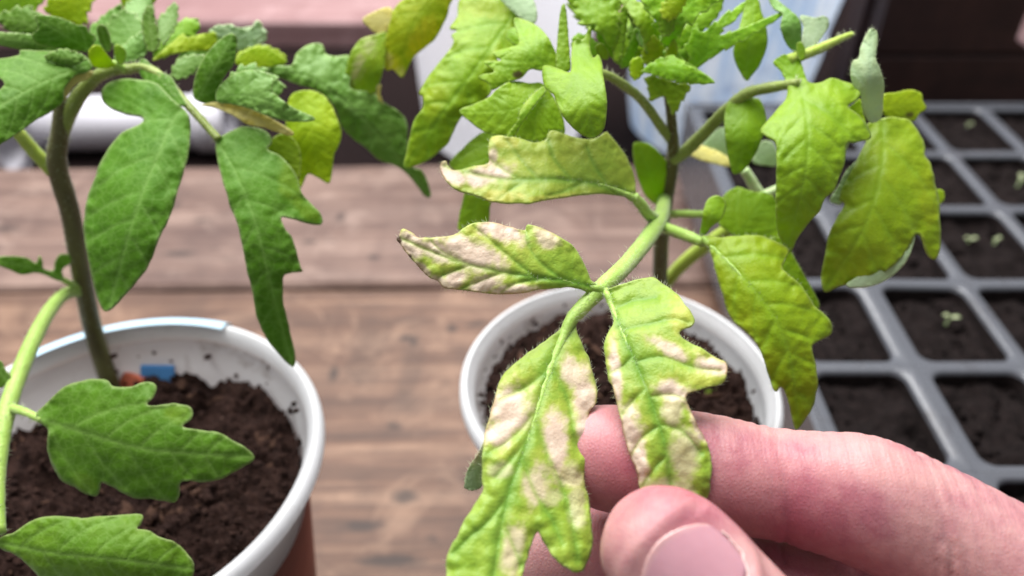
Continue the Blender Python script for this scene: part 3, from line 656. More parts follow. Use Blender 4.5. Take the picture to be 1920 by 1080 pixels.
leaf(s3, R7, [(205,170),(260,110),(320,50),(380,5),(470,-20),(560,-28),(610,-15),(640,15),(740,15),(800,-10),(860,-5),(880,20),(870,70),(830,115),(900,118),(980,110),(1050,120),(1080,150),(1075,200),(1030,235),(1100,255),(1220,270),(1300,310),(1380,355),(1430,400),(1410,440),(1340,480),(1250,530),(1150,550),(1040,545),(1010,570),(1010,630),(980,660),(900,655),(840,645),(760,640),(690,610),(640,580),(570,555),(560,590),(545,625),(490,620),(420,580),(350,540),(310,480),(280,420),(268,340),(270,260),(230,215)],
     [(215,190),(350,235),(500,280),(850,370),(1430,410)], [.15,.147,.146,.147,.15], 'dark', 2.5, yel=.02, yelblob=[(1000,160,70,50,0,.5),(480,560,60,60,0,.3)])
stalk('leaf_stalk', pl, [(16, 763, .1555), (45, 772, .152), (80, 788, .150)], [.9, .8, .7], 'green', hL)
leaf(s3, R7, [(30,850),(90,830),(160,780),(240,750),(330,745),(430,755),(520,750),(620,745),(700,738),(800,735),(790,790),(770,815),(840,825),(900,860),(980,890),(1040,940),(1080,990),(1095,1050),(1060,1110),(900,1180),(700,1180),(450,1170),(280,1130),(180,1040),(90,960),(20,930),(-30,890)], [(-20,890),(300,950),(700,990),(1080,1040)], [.142,.14,.14,.143], 'dark', 3, yel=.25)
leaf(s3b, R4, [(-30,370),(60,360),(150,370),(200,400),(220,360),(240,390),(245,430),(300,440),(310,390),(340,350),(400,355),(395,400),(350,440),(360,490),(330,500),(260,470),(200,455),(120,465),(60,440),(-30,400)], [(340,490),(200,430),(-30,385)], [.184,.18,.176], 'dark', 1.2, nv=4)
leaf(s3, R4, [(-30,960),(10,955),(30,1000),(60,1040),(40,1090),(-30,1090)], [(40,1060),(-30,980)], [.158,.158], 'dark', .6, nv=2)
hairs('hairs', pl, hL, .0011, .00005, keep=.9)

# ------------------------------------------------------------------ centre plant
pc = thing('tomato_plant', at(1232, 690, .205), 'yellowing tomato plant with bleached leaf patches, its leaf pinched by the hand', 'plant', 'potted tomato plants')
hC = []; hE = []
stalk('stem', pc, [(1228, 725, .2245), (1233, 620, .209), (1237, 530, .198), (1241, 430, .187), (1254, 345, .178), (1262, 290, .1735), (1260, 235, .169), (1254, 180, .165), (1252, 130, .162), (1262, 80, .158)], [2.0, 1.95, 1.9, 1.8, 1.6, 1.4, 1.1, 1.0, .9, .7], 'brown', hC)
k1 = stalk('leaf_stalk', pc, [(1246, 372, .180), (1243, 392, .170), (1235, 415, .160), (1212, 450, .149), (1180, 490, .138), (1150, 520, .1285), (1126, 542, .1248), (1100, 568, .1228), (1072, 598, .1214)], [1.4, 1.55, 1.65, 1.6, 1.5, 1.45, 1.4, 1.25, 1.05], 'green', hC)
k2 = stalk('leaf_stalk', pc, [(1234, 412, .161), (1217, 404, .1555), (1203, 385, .152), (1188, 368, .1505)], [1.2, 1.1, 1.05, .9], 'green', hC)
k3 = stalk('leaf_stalk', pc, [(1238, 424, .161), (1265, 434, .157), (1292, 444, .1535), (1318, 455, .151)], [1.2, 1.15, 1.1, .9], 'green', hC)
k4 = stalk('leaf_stalk', pc, [(1250, 402, .178), (1285, 401, .173), (1322, 402, .168)], [.9, .85, .8], 'green')
k5 = stalk('leaf_stalk', pc, [(1261, 300, .174), (1285, 284, .172), (1320, 250, .168), (1360, 208, .163), (1400, 176, .160), (1450, 163, .157), (1500, 156, .153)], [1.4, 1.35, 1.3, 1.2, 1.15, 1.05, .9], 'olive', hC)
k6 = stalk('leaf_stalk', pc, [(1259, 262, .172), (1240, 238, .168), (1215, 202, .163), (1190, 175, .159), (1140, 142, .154), (1085, 135, .148)], [1.15, 1.05, .95, .9, .85, .7], 'olive', hC)
k7 = stalk('leaf_stalk', pc, [(1478, 112, .156), (1520, 98, .157), (1560, 80, .159), (1598, 63, .161)], [1.1, 1.0, .8, .5], 'yellow', hC)
k8 = stalk('leaf_stalk', pc, [(1246, 535, .204), (1275, 500, .197), (1315, 466, .191), (1375, 425, .184)], [1.6, 1.7, 1.7, 1.6], 'yellow')
k9 = stalk('leaf_stalk', pc, [(1375, 425, .184), (1420, 372, .182), (1412, 345, .181), (1395, 318, .18)], [1.2, 1.2, 1.2, 1.1], 'pale')
k10 = stalk('leaf_stalk', pc, [(1254, 170, .164), (1230, 110, .160), (1200, 60, .158), (1170, 10, .157)], [.9, .8, .7, .5], 'olive')
stalk('leaf_stalk', pc, [(1420, 372, .182), (1480, 345, .178), (1530, 318, .17), (1565, 300, .165), (1590, 250, .158)], [1.1, 1.1, 1.2, 1.2, 1.0], 'pale')

# the pinched, bleached leaf
c1 = leaf(k2, R2, [(1655,1075),(1650,1010),(1630,940),(1580,850),(1510,760),(1480,745),(1410,785),(1300,770),(1180,738),(1145,790),(1090,805),(1000,780),(900,765),(840,780),(825,850),(830,915),(760,935),(640,960),(600,930),(590,905),(560,915),(555,960),(590,1020),(650,1070),(720,1090),(790,1112),(860,1140),(1000,1148),(1080,1142),(1200,1118),(1350,1098),(1500,1092),(1590,1105),(1640,1130)],
     [(1640,1110),(1450,1040),(1200,1010),(900,1010),(580,935)], [.1505,.145,.142,.141,.1415], 'sick', -.8, tilt=4.5, puff=.8, ripple=1.0, h=3.6, yel=.35, collect=hE,
     bleach=[(800,990,150,50,-8),(640,1000,80,40,20),(850,880,25,60,10,.8),(570,950,30,50,0)], yelblob=[(920,800,90,40,10,1),(900,1110,130,35,3,1),(1250,1120,200,25,-2,.9),(1050,900,130,50,10,.4)],
     rib=(.7, .1, .5), veins=[[(1500,1050),(1420,930),(1380,830)],[(1300,1020),(1200,900),(1160,780)],[(1100,1005),(1010,900),(930,790)],[(1000,1008),(900,950),(840,900)],[(1350,1030),(1250,1080),(1150,1110)],[(1050,1008),(950,1070),(880,1120)]])
c2 = leaf(k1, R5, [(1430,520),(1400,495),(1370,420),(1320,330),(1270,280),(1200,240),(1120,205),(1050,185),(1030,215),(960,200),(880,180),(830,172),(740,178),(690,205),(640,240),(560,255),(440,258),(400,235),(350,210),(330,240),(312,265),(335,300),(380,360),(420,400),(450,440),(490,475),(540,500),(590,540),(680,550),(780,565),(880,575),(980,572),(1080,555),(1180,540),(1280,535),(1350,552),(1420,575)],
     [(1450,545),(1250,500),(950,460),(650,390),(330,260)], [.1232,.1195,.118,.1175,.117], 'sick', 1.2, tilt=1.6, puff=.9, ripple=.8, h=3.2, yel=.3, collect=hE,
     bleach=[(720,345,190,75,22),(900,225,150,55,18),(1150,265,80,50,25,.8),(530,330,90,60,10),(390,300,100,70,30),(640,490,70,45,-20),(800,520,90,45,-18),(960,552,120,30,-5),(450,430,60,30,45,.9),(560,510,60,30,30,.9)], scorch=[(320,265,14,30,-30,1),(385,365,9,12,0,.9),(378,250,10,8,0,.7)],
     veins=[[(1250,500),(1120,400),(1050,300),(1040,200)],[(1080,475),(950,370),(820,260),(740,190)],[(850,440),(700,400),(560,330),(500,265)],[(1150,485),(1000,510),(900,560)],[(900,455),(780,500),(680,545)],[(720,415),(620,450),(540,480)]], yelblob=[(780,230,120,50,30,.9),(1100,430,60,60,0,.4)], rib=(.62, .12, .45, [(1126, 542, .1252)]))
c3 = leaf(k1, R8, [(1275,-372),(1318,-368),(1324,-340),(1322,-310),(1350,-230),(1390,-140),(1415,-50),(1430,0),(1436,100),(1396,160),(1400,230),(1420,310),(1445,370),(1440,420),(1400,460),(1366,485),(1365,540),(1380,620),(1395,700),(1408,800),(1405,920),(1380,1000),(1345,1055),(1290,1050),(1220,1000),(1170,940),(1130,870),(1105,835),(1080,870),(1050,960),(1020,1070),(1000,1200),(950,1320),(860,1400),(760,1380),(650,1300),(600,1180),(590,1060),(600,960),(650,860),(700,760),(760,670),(800,590),(795,540),(790,440),(800,340),(820,240),(850,130),(880,10),(930,-70),(1010,-140),(1090,-200),(1170,-260),(1235,-315)],
     [(1296,-366),(1236,-240),(1165,-60),(1100,150),(1020,400),(920,700),(820,1340)], [.1212,.1165,.112,.108,.1045,.1015,.0985], 'sick', 1.6, puff=1.1, ripple=.8, h=3.6, yel=.22, collect=hE,
     bleach=[(940,160,110,150,25),(880,290,90,60,-20),(1370,60,60,150,-5),(1370,230,50,100,0),(1300,-60,55,110,-20,.9),(1208,320,60,170,-4),(1100,560,70,110,10,.75),(965,930,60,150,12,.7),(1270,510,90,70,20,.6),(1320,700,50,120,0,.45),(900,490,60,45,0,.4),(1190,640,60,50,0,.4)], 
     veins=[[(1200,-120),(1120,-40),(1000,40),(890,90)],[(1110,130),(1000,270),(900,350),(800,400)],[(1060,300),(960,420),(870,520)],[(960,600),(840,760),(700,880),(620,960)],[(1190,-80),(1270,80),(1300,250),(1330,350),(1430,380)],[(1090,190),(1150,380),(1230,560),(1290,760),(1330,1000)],[(1020,420),(1080,600),(1180,760),(1240,900)],[(900,760),(960,900),(1010,1020)]], yelblob=[(1420,390,40,50,0,.7)], rib=(1.0, .15, .62, [(1100, 568, .1228)]))
leaf(k1, R8, [(805,325),(770,390),(715,475),(694,565),(705,590),(745,597),(792,565),(803,450)], [(800,340),(760,470),(715,585)], [.1105,.112,.1135], 'pale', 1.0, puff=.4, nv=4, bleach=[(785,360,25,60,20,.7)], yel=.1, collect=hE)
c4 = leaf(k1, PX, [(1136,548),(1150,538),(1173,532),(1200,523),(1223,521),(1240,530),(1267,550),(1284,570),(1301,598),(1297,612),(1274,622),(1281,637),(1313,653),(1347,673),(1362,681),(1362,706),(1350,720),(1310,731),(1287,742),(1288,757),(1300,783),(1313,810),(1327,837),(1334,870),(1331,907),(1322,938),(1293,955),(1243,958),(1210,948),(1200,917),(1193,880),(1180,850),(1170,813),(1160,770),(1150,727),(1143,713),(1137,680),(1133,647),(1143,622),(1150,607),(1144,580)],
     [(1138,552),(1165,620),(1200,700),(1230,780),(1250,850),(1262,945)], [.1228,.1165,.1125,.1095,.1078,.1073], 'sick', .8, puff=1.0, ripple=.7, h=3.2, yel=.25, collect=hE,
     bleach=[(1178,805,22,40,0),(1306,775,16,50,-20),(1255,655,42,12,30,.9),(1335,688,34,16,15),(1155,700,10,60,-5),(1196,862,18,50,-8),(1285,850,26,50,0,.55),(1265,735,34,18,15),(1245,925,60,25,0,.5),(1310,620,20,12,0,.7),(1262,770,20,26,0,.6)],
     veins=[[(1150,580),(1190,565),(1230,560)],[(1165,620),(1210,610),(1260,600),(1290,605)],[(1190,680),(1240,670),(1300,690),(1350,695)],[(1215,745),(1255,740),(1285,750)],[(1235,795),(1280,810),(1315,850)],[(1185,670),(1165,690),(1145,700)],[(1210,730),(1180,760),(1160,790)],[(1235,800),(1205,820),(1185,850)],[(1250,855),(1225,880),(1205,910)]], yelblob=[(1280,590,26,34,0,.8),(1320,710,40,15,-10,.7)], rib=(.6, .12, .5, [(1131, 538, .1256)]))
c5 = leaf(k3, R6, [(100,255),(140,245),(200,255),(300,252),(390,243),(480,260),(560,300),(595,330),(570,400),(560,430),(600,470),(660,520),(700,580),(740,640),(800,690),(835,740),(835,790),(790,825),(740,850),(725,880),(745,960),(758,1050),(755,1090),(740,1180),(700,1260),(660,1315),(630,1330),(605,1220),(575,1120),(550,1095),(522,1122),(492,1060),(450,920),(400,830),(330,760),(280,720),(250,660),(220,560),(190,460),(165,370),(145,310)],
     [(110,262),(300,440),(480,650),(560,800),(620,1000),(650,1320)], [.151,.146,.143,.142,.143,.146], 'olive', 3.0, puff=1.2, ripple=1.0, h=4, yel=.5, collect=hE, nv=6, rib=(.75, .12, .55))
leaf(k3, R6, [(440,290),(560,255),(600,320),(640,390),(690,480),(735,560),(768,640),(730,680),(640,640),(560,520),(480,420)], [(480,280),(740,650)], [.158,.157], 'olive', 1.5, collect=hE)
leaf(k4, Q5, [(420,700),(428,640),(440,560),(460,500),(500,470),(540,470),(570,500),(570,550),(540,610),(490,650),(455,695)], [(435,698),(480,590),(535,480)], [.152,.15,.151], 'lime', 1.0, nv=3, puff=.3)
leaf(k4, Q5, [(540,500),(570,455),(610,428),(650,415),(710,435),(760,445),(820,450),(870,490),(890,600),(890,730),(800,720),(700,710),(640,715),(560,660),(530,620),(560,550)], [(620,715),(720,600),(820,460)], [.166,.168,.171], 'olive', 2)
c8 = leaf(k5, R3, [(600,470),(580,560),(530,620),(480,680),(440,735),(480,770),(520,800),(530,900),(525,1080),(525,1190),(530,1280),(560,1370),(600,1420),(640,1350),(700,1260),(760,1200),(800,1120),(850,1070),(880,1000),(910,900),(920,810),(980,800),(1055,780),(1040,720),(990,650),(930,600),(980,560),(1000,520),(960,480),(900,460),(840,440),(780,465),(720,470),(680,440)],
     [(650,450),(695,650),(700,900),(650,1150),(595,1410)], [.154,.146,.143,.145,.15], 'lime', 3.0, puff=1.0, ripple=1.0, yel=.12, nv=6)
leaf(k5, R3, [(510,350),(570,305),(600,330),(630,290),(660,330),(680,400),(695,470),(620,490),(580,450),(550,400)], [(660,480),(590,310)], [.154,.156], 'lime', 1.0, nv=3)
c9 = leaf(k5, Q1, [(560,220),(620,190),(700,180),(780,190),(830,240),(860,290),(885,350),(880,390),(910,440),(930,500),(940,560),(960,640),(965,750),(970,860),(960,950),(930,980),(895,950),(870,890),(850,840),(820,850),(800,900),(740,980),(640,1060),(560,1095),(470,1120),(400,1130),(340,1160),(312,1155),(298,1080),(320,950),(350,820),(390,740),(430,670),(400,640),(420,570),(470,480),(520,380),(550,320)],
     [(640,200),(640,450),(540,800),(320,1150)], [.157,.151,.149,.153], 'olive', 3.0, puff=.8, yel=.3, yelblob=[(900,600,50,200,0,.5),(470,1000,100,150,30,.4)])
leaf(k5, Q1, [(818,740),(800,800),(755,880),(690,960),(600,1030),(500,1080),(440,1120),(480,1140),(580,1130),(680,1085),(770,1000),(815,900),(826,820)], [(820,750),(750,950),(460,1130)], [.1515,.1505,.151], 'pale', .8, nv=0, puff=.1, ripple=.4)
leaf(k5, Q1, [(640,60),(720,40),(800,25),(860,45),(870,90),(890,130),(850,160),(820,200),(770,185),(700,185),(650,160)], [(640,120),(880,110)], [.16,.163], 'yellow', 1.0, scorch=[(795,165,22,16,0,.8)], yel=.2)
leaf(k5, Q1, [(920,600),(950,585),(985,595),(990,640),(960,670),(930,660)], [(925,630),(988,625)], [.165,.167], 'yellow', .4, nv=2)
leaf(k5, R3, [(1060,160),(1090,180),(1095,240),(1085,330),(1110,400),(1130,470),(1125,560),(1115,660),(1060,690),(1015,620),(1000,520),(960,480),(945,400),(960,345),(990,330),(1000,270),(1030,200)], [(1060,680),(1050,420),(1065,170)], [.152,.147,.149], 'pale', 3.5, nv=4, puff=.8, collect=hE, yel=.2)
leaf(k5, R3, [(920,620),(960,585),(1000,560),(1015,640),(1040,720),(1050,770),(1000,690),(960,650)], [(1000,570),(1045,760)], [.154,.153], 'yellow', .6, nv=2)
leaf(k5, R3, [(235,640),(270,560),(310,530),(370,550),(430,560),(460,620),(470,700),(440,790),(400,880),(350,950),(310,977),(280,970),(260,900),(240,780)], [(345,535),(350,750),(300,970)], [.161,.158,.16], 'lime', 2.0, yel=.08)
leaf(k5, R3, [(365,-30),(420,-10),(440,60),(460,120),(475,200),(470,270),(430,370),(390,420),(360,455),(320,400),(285,310),(300,220),(330,110)], [(350,455),(385,200),(395,-20)], [.161,.158,.16], 'lime', 2.0)
leaf(k5, R3, [(480,-20),(530,0),(590,50),(640,90),(665,140),(665,230),(650,290),(610,280),(570,220),(550,150),(560,80),(510,50)], [(640,300),(610,140),(500,-10)], [.157,.155,.158], 'deep', 1.2)
leaf(k7, R3, [(660,90),(740,100),(790,90),(820,110),(810,170),(740,260),(690,290),(670,230),(680,150)], [(680,290),(810,100)], [.157,.16], 'pale', 1.0)
leaf(k7, R3, [(640,250),(670,240),(690,290),(680,340),(650,330)], [(660,330),(655,245)], [.155,.155], 'lime', .3, nv=2)
# upper left of the centre plant
leaf(k6, Q4, [(208,455),(260,448),(330,470),(392,490),(398,400),(405,300),(430,270),(445,250),(480,265),(520,190),(535,205),(528,330),(548,392),(580,372),(605,430),(615,520),(630,600),(640,720),(630,830),(600,900),(545,932),(490,920),(430,880),(380,830),(330,760),(300,690),(280,640),(230,600),(210,550)],
     [(450,300),(450,520),(500,700),(555,915)], [.147,.139,.135,.136], 'lime', 2.0, puff=1.4, ripple=.7, h=4, nv=6, yel=.03, tilt=.6)
leaf(k6, Q4, [(330,60),(355,30),(370,110),(382,260),(392,400),(385,480),(300,460),(308,250)], [(345,470),(350,40)], [.148,.15], 'lime', .8, nv=4)
leaf(k6, R2, [(665,625),(740,590),(830,550),(880,500),(960,460),(1060,470),(1130,470),(1200,560),(1250,680),(1250,760),(1170,770),(1130,810),(1000,800),(930,780),(800,740),(720,680)], [(1140,480),(980,610),(680,630)], [.15,.147,.151], 'olive', 2.0, tilt=1, yel=.05)
leaf(k6, R2, [(1130,490),(1150,520),(1080,600),(1050,650),(1000,720),(970,780),(930,770),(990,680),(1010,620),(1060,550)], [(1140,500),(1030,640),(945,770)], [.1485,.1455,.1465], 'lime', .7, nv=0, yel=.5, collect=hE)
leaf(k6, R2, [(770,430),(860,405),(800,350),(900,342),(850,300),(940,270),(1000,240),(970,110),(1050,120),(1130,170),(1190,260),(1220,340),(1245,410),(1130,400),(1060,390),(1010,440),(930,465),(850,505),(830,470)], [(1170,410),(1050,260),(980,120)], [.149,.149,.154], 'lime', 2.0, yel=.2, scorch=[(992,420,22,18,0,.9)])
leaf(k6, R2, [(650,170),(610,160),(650,100),(680,-10),(900,-30),(980,30),(1010,90),(980,130),(1000,200),(990,260),(930,300),(880,330),(890,360),(860,380),(870,410),(830,440),(850,490),(830,540),(760,600),(690,640),(640,720),(600,800),(520,880),(430,930),(355,945),(370,850),(390,760),(410,680),(460,600),(460,545),(440,520),(500,420),(580,320),(630,240),(620,200)], [(980,60),(780,350),(560,650),(360,940)], [.166,.16,.159,.164], 'lime', 3.5, puff=.8, yel=.45, ripple=1.2, yelblob=[(800,40,150,60,0,.7),(420,850,60,100,20,.5)])
leaf(k6, R2, [(290,60),(350,0),(450,-30),(620,-30),(610,30),(590,100),(540,200),(490,250),(430,300),(390,350),(350,430),(320,420),(290,390),(250,390),(240,280),(260,180),(280,100)], [(520,-20),(400,150),(320,420)], [.172,.172,.176], 'yellow', 2.5, yel=.4, yelblob=[(440,220,60,130,30,1),(300,360,50,60,0,.9)], bleach=[(270,340,30,40,0,.6),(330,390,25,30,0,.5)])
leaf(k6, R2, [(120,110),(180,70),(270,40),(290,100),(250,190),(200,190),(150,150)], [(280,110),(130,110)], [.174,.178], 'straw', 1.0, yel=.6)
leaf(k6, R2, [(100,230),(180,200),(260,185),(255,280),(240,380),(210,480),(190,520),(100,540),(10,520),(20,440),(40,330)], [(250,190),(130,370),(60,530)], [.175,.174,.177], 'olive', 1.6, bleach=[(90,400,40,90,20,.45),(160,260,40,60,0,.3)], yel=.3)
leaf(k6, R2, [(200,480),(225,480),(220,530),(235,580),(215,590),(200,530)], [(212,480),(222,585)], [.176,.178], 'straw', .2, nv=0, puff=0)
leaf(k6, R2, [(610,930),(690,830),(800,745),(920,760),(930,900),(900,1050),(840,1150),(828,1250),(760,1290),(700,1290),(658,1290),(665,1200),(690,1100),(700,1000)], [(880,760),(790,1000),(730,1285)], [.163,.162,.165], 'lime', 2.0, yel=.15)
leaf(pc.children[0], Q5, [(20,170),(50,145),(110,155),(170,200),(220,260),(245,320),(240,400),(215,470),(180,520),(150,515),(100,470),(60,390),(30,280)], [(175,520),(130,350),(45,155)], [.180,.174,.172], 'olive', 1.6, yel=.15)
# crown of the centre plant
for pts, mid, dp, mt in (
 ([(400,-20),(700,-30),(710,100),(725,220),(690,340),(640,290),(560,185),(480,160),(430,90)], [(715,420),(560,150),(430,-10)], [.158,.155,.157], 'lime'),
 ([(690,-30),(820,-10),(900,60),(960,150),(1000,250),(950,300),(900,350),(880,250),(830,150),(770,60)], [(930,340),(840,120),(720,-20)], [.155,.153,.156], 'olive'),
 ([(900,-30),(1400,-30),(1330,50),(1240,120),(1160,190),(1110,280),(1080,350),(1040,300),(990,200),(940,100)], [(1070,340),(1120,120),(1260,-30)], [.154,.15,.152], 'lime'),
 ([(880,480),(940,430),(1000,395),(1080,380),(1140,410),(1220,460),(1310,510),(1362,555),(1300,567),(1180,562),(1080,545),(980,512)], [(885,482),(1100,470),(1360,556)], [.153,.149,.15], 'lime'),
 ([(900,520),(1000,520),(1100,560),(1205,575),(1150,680),(1090,775),(1060,720),(1020,650),(940,680),(920,600)], [(930,530),(1090,760)], [.159,.16], 'olive'),
 ([(800,420),(850,385),(885,420),(880,500),(830,540),(800,500)], [(835,535),(850,390)], [.154,.153], 'yellow'),
 ([(560,160),(640,240),(720,330),(745,440),(700,420),(640,350),(590,290)], [(740,435),(570,170)], [.16,.158], 'lime'),
 ([(735,445),(780,330),(830,190),(855,260),(825,400),(790,450)], [(760,445),(835,195)], [.159,.156], 'lime'),
 ([(860,440),(900,300),(950,240),(1020,310),(1000,390),(920,420)], [(880,435),(955,245)], [.156,.154], 'yellow'),
 ([(1030,400),(1070,290),(1100,270),(1125,390),(1080,410)], [(1070,400),(1095,275)], [.154,.152], 'yellow'),
 ([(680,330),(700,200),(740,60),(770,20),(780,120),(760,260),(740,380),(700,420)], [(720,420),(765,25)], [.157,.155], 'lime'),
 ([(830,150),(870,120),(900,200),(950,260),(1000,240),(1010,330),(930,330),(860,300)], [(900,330),(860,130)], [.155,.157], 'dark'),
 ([(990,140),(1040,60),(1090,40),(1100,160),(1060,240),(1010,230)], [(1030,240),(1090,50)], [.151,.149], 'lime'),
 ([(380,20),(460,-30),(620,-20),(720,60),(760,180),(730,300),(640,280),(540,200),(440,120)], [(740,310),(600,130),(400,0)], [.165,.163,.166], 'lime'),
 ([(640,330),(700,180),(800,60),(900,40),(960,160),(930,300),(840,400),(740,420)], [(760,430),(830,230),(880,50)], [.163,.163,.166], 'olive'),
 ([(900,330),(960,180),(1060,60),(1200,20),(1220,120),(1150,240),(1050,350),(960,400)], [(930,400),(1060,200),(1200,30)], [.161,.16,.163], 'lime'),
 ([(1080,300),(1160,180),(1280,80),(1420,-10),(1400,90),(1320,180),(1220,260),(1140,330)], [(1090,330),(1240,170),(1410,0)], [.158,.157,.16], 'lime'),
 ([(960,420),(1040,340),(1140,320),(1260,380),(1180,440),(1060,470)], [(970,440),(1250,380)], [.159,.16], 'olive'),
 ([(600,320),(520,250),(440,230),(400,300),(460,360),(560,380)], [(620,350),(410,280)], [.158,.158], 'lime'),
 ([(240,330),(180,260),(80,200),(0,190),(-40,250),(40,320),(140,370)], [(250,350),(100,280),(-30,220)], [.156,.157,.16], 'lime'),
 ([(480,60),(560,20),(640,60),(690,160),(700,260),(650,250),(600,180),(530,140)], [(700,270),(600,130),(490,60)], [.16,.16,.163], 'lime'),
 ([(600,-20),(660,-20),(700,60),(690,150),(650,120),(620,60)], [(690,150),(620,-20)], [.158,.16], 'yellow'),
 ([(780,240),(820,120),(880,30),(920,20),(930,110),(890,220),(840,300)], [(810,290),(910,30)], [.158,.158], 'lime'),
 ([(940,330),(980,240),(1040,180),(1090,190),(1070,280),(1010,340)], [(960,340),(1080,190)], [.1575,.157], 'olive'),
 ([(1000,60),(1060,-20),(1180,-30),(1150,60),(1090,130),(1030,130)], [(1030,130),(1150,-20)], [.149,.148], 'yellow'),
 ([(880,400),(930,340),(1000,330),(1060,370),(1020,430),(940,450)], [(890,420),(1050,370)], [.157,.156], 'lime'),
 ([(1080,360),(1140,300),(1200,300),(1230,340),(1180,400),(1110,410)], [(1090,390),(1225,320)], [.159,.16], 'lime'),
 ([(560,320),(600,290),(640,330),(650,390),(610,400),(580,360)], [(640,400),(585,300)], [.158,.156], 'olive'),
): leaf(k10, Q4, pts, mid, dp, mt, 1.4, puff=1.0, ripple=1.6, yel=.15, serr=.12, h=3.0)
leaf(k10, R3, [(0,430),(40,350),(15,270),(50,200),(80,130),(110,180),(170,140),(240,80),(350,20),(310,100),(210,195),(330,160),(450,110),(600,55),(470,150),(350,220),(220,290),(130,350),(60,400)], [(20,420),(200,260),(590,60)], [.157,.154,.157], 'lime', 1.2, nv=7, yel=.1, serr=.06)
leaf(k10, R3, [(-30,300),(10,340),(70,380),(130,420),(180,462),(120,470),(50,465),(-30,440)], [(-20,380),(175,462)], [.153,.153], 'lime', .8)
leaf(k10, R2, [(890,-20),(1050,-30),(1100,60),(1090,130),(1040,120),(980,80)], [(920,-10),(1090,120)], [.165,.163], 'pale', 1)
leaf(k9, Q5, [(340,200),(400,165),(450,175),(520,200),(590,240),(600,295),(500,275),(400,245)], [(345,205),(595,280)], [.19,.186], 'straw', 1, yel=.5)
leaf(k9, Q5, [(735,245),(770,170),(800,140),(860,160),(890,280),(800,285),(740,272)], [(745,270),(860,170)], [.185,.183], 'pale', 1)
leaf(k9, Q5, [(430,180),(480,110),(560,60),(590,160),(580,235),(500,205)], [(440,190),(580,100)], [.19,.187], 'pale', 1)
leaf(k9, Q1, [(350,640),(400,560),(440,480),(500,420),(550,330),(540,420),(470,520),(420,600),(410,670),(370,665)], [(365,650),(540,350)], [.162,.16], 'pale', .5, nv=0, puff=.1)
leaf(k8, PX, [(1322,735),(1340,728),(1358,735),(1357,748),(1335,752)], [(1325,742),(1357,740)], [.205,.205], 'olive', .3, nv=0, puff=.1)
hairs('hairs', pc, hC, .0012, .000045, keep=.9)
hairs('leaf_hairs', pc, hE, .0009, .00003, keep=.6)

# ------------------------------------------------------------------ seedlings in the tray
def seedling(px, z, s, rz, label):
    c = on_z(*px, z); t = thing('seedling', c, label, 'seedling', 'seedlings sprouting in the tray')
    v, f = tube_mesh([Vector((0, 0, -.004)), Vector((0, 0, 0)), Vector((.0005, 0, s*.5))], [.0006, .0005, .0004], 6, 3)
    link('stem', mesh(v, f), SM['pale'], t).matrix_parent_inverse = Matrix()
    for sg in (-1, 1):
        V = []; F = []; n = 6
        for i in range(n+1):
            u = i/n; w = .45*s*math.sin(math.pi*min(u*.93+.04, 1))*.6
            for k in (-1, 0, 1): V.append((sg*(u*s)+.0005, k*w, s*.5+.25*s*math.sin(u*2.4)+(.08*s if k else 0)))
        for i in range(n):
            for k in (0, 1): q = i*3+k; F.append((q, q+3, q+4, q+1))
        o = link('seed_leaf', mesh(V, F), LM_SEED, t); o.matrix_parent_inverse = Matrix(); m = o.modifiers.new('t', 'SOLIDIFY'); m.thickness = .0003
    t.rotation_euler.z = rz
_s = NT('seed_leaf_green'); LM_SEED = _s.done(_s.bsdf(Base_Color=srgb(150, 160, 120), Roughness=.5).outputs[0])
seedling((1777, 602), .0462, .0030, -.2, 'tiny pale green seedling in the middle tray cell right of the hanging leaf')
seedling((1815, 455), .0462, .0028, .1, 'left of two tiny pale seedlings sharing one tray cell')
seedling((1866, 455), .0462, .0024, .6, 'right of two tiny pale seedlings sharing one tray cell')
seedling((1815, 238), .0462, .0022, .4, 'tiny pale seedling in the far tray cell under the dark crate')
seedling((1912, 342), .0462, .0034, 1.2, 'tiny green seedling at the right picture edge of the tray')

# ------------------------------------------------------------------ hand
def skin_mat():
    s = NT('skin'); o = s.obj()
    n = s.noise(70, 5, .6, o); m = s.noise(330, 4, .6, o)
    c = s.mix(s.ramp(n, [(.42, 0.0), (.6, 1.0)]), srgb(186, 139, 137), srgb(162, 106, 114))
    c = s.mix(s.math('MULTIPLY', s.ramp(s.noise(190, 5, .7, o), [(.5, 0.0), (.66, 1.0)]), .16), c, srgb(158, 96, 104))
    c = s.mix(s.math('MULTIPLY', s.ramp(m, [(.45, 0.0), (.7, 1.0)]), .3), c, srgb(206, 166, 160))
    c = s.mix(s.math('MULTIPLY', s.attr('red'), .5), c, srgb(176, 72, 94))
    vor = s.node('ShaderNodeTexVoronoi', {'Vector': s.mapping((1, 1, 1)), 'Scale': 1900.0}, feature='DISTANCE_TO_EDGE').outputs[0]
    wv = s.node('ShaderNodeTexWave', {'Vector': s.mapping((1, .35, 1), (.3, .4, .5)), 'Scale': 520.0, 'Distortion': 5.0, 'Detail': 2.0, 'Detail Scale': 2.0}).outputs['Fac']
    hgt = s.math('ADD', s.math('MULTIPLY', vor, .7), s.math('MULTIPLY', wv, .16)); hgt = s.math('ADD', hgt, s.math('MULTIPLY', s.noise(900, 4, .6, o), .6))
    p = s.bsdf(Base_Color=c, Roughness=.5, Normal=s.bump(hgt, .3, .0004))
    p.inputs['Subsurface Weight'].default_value = .35; p.inputs['Subsurface Radius'].default_value = (.0028, .0010, .0006); p.inputs['Subsurface Scale'].default_value = 1.0
    p.inputs['Specular IOR Level'].default_value = .4
    return s.done(p.outputs[0])
SKIN = skin_mat()
_s = NT('finger_nail'); _o = _s.obj()
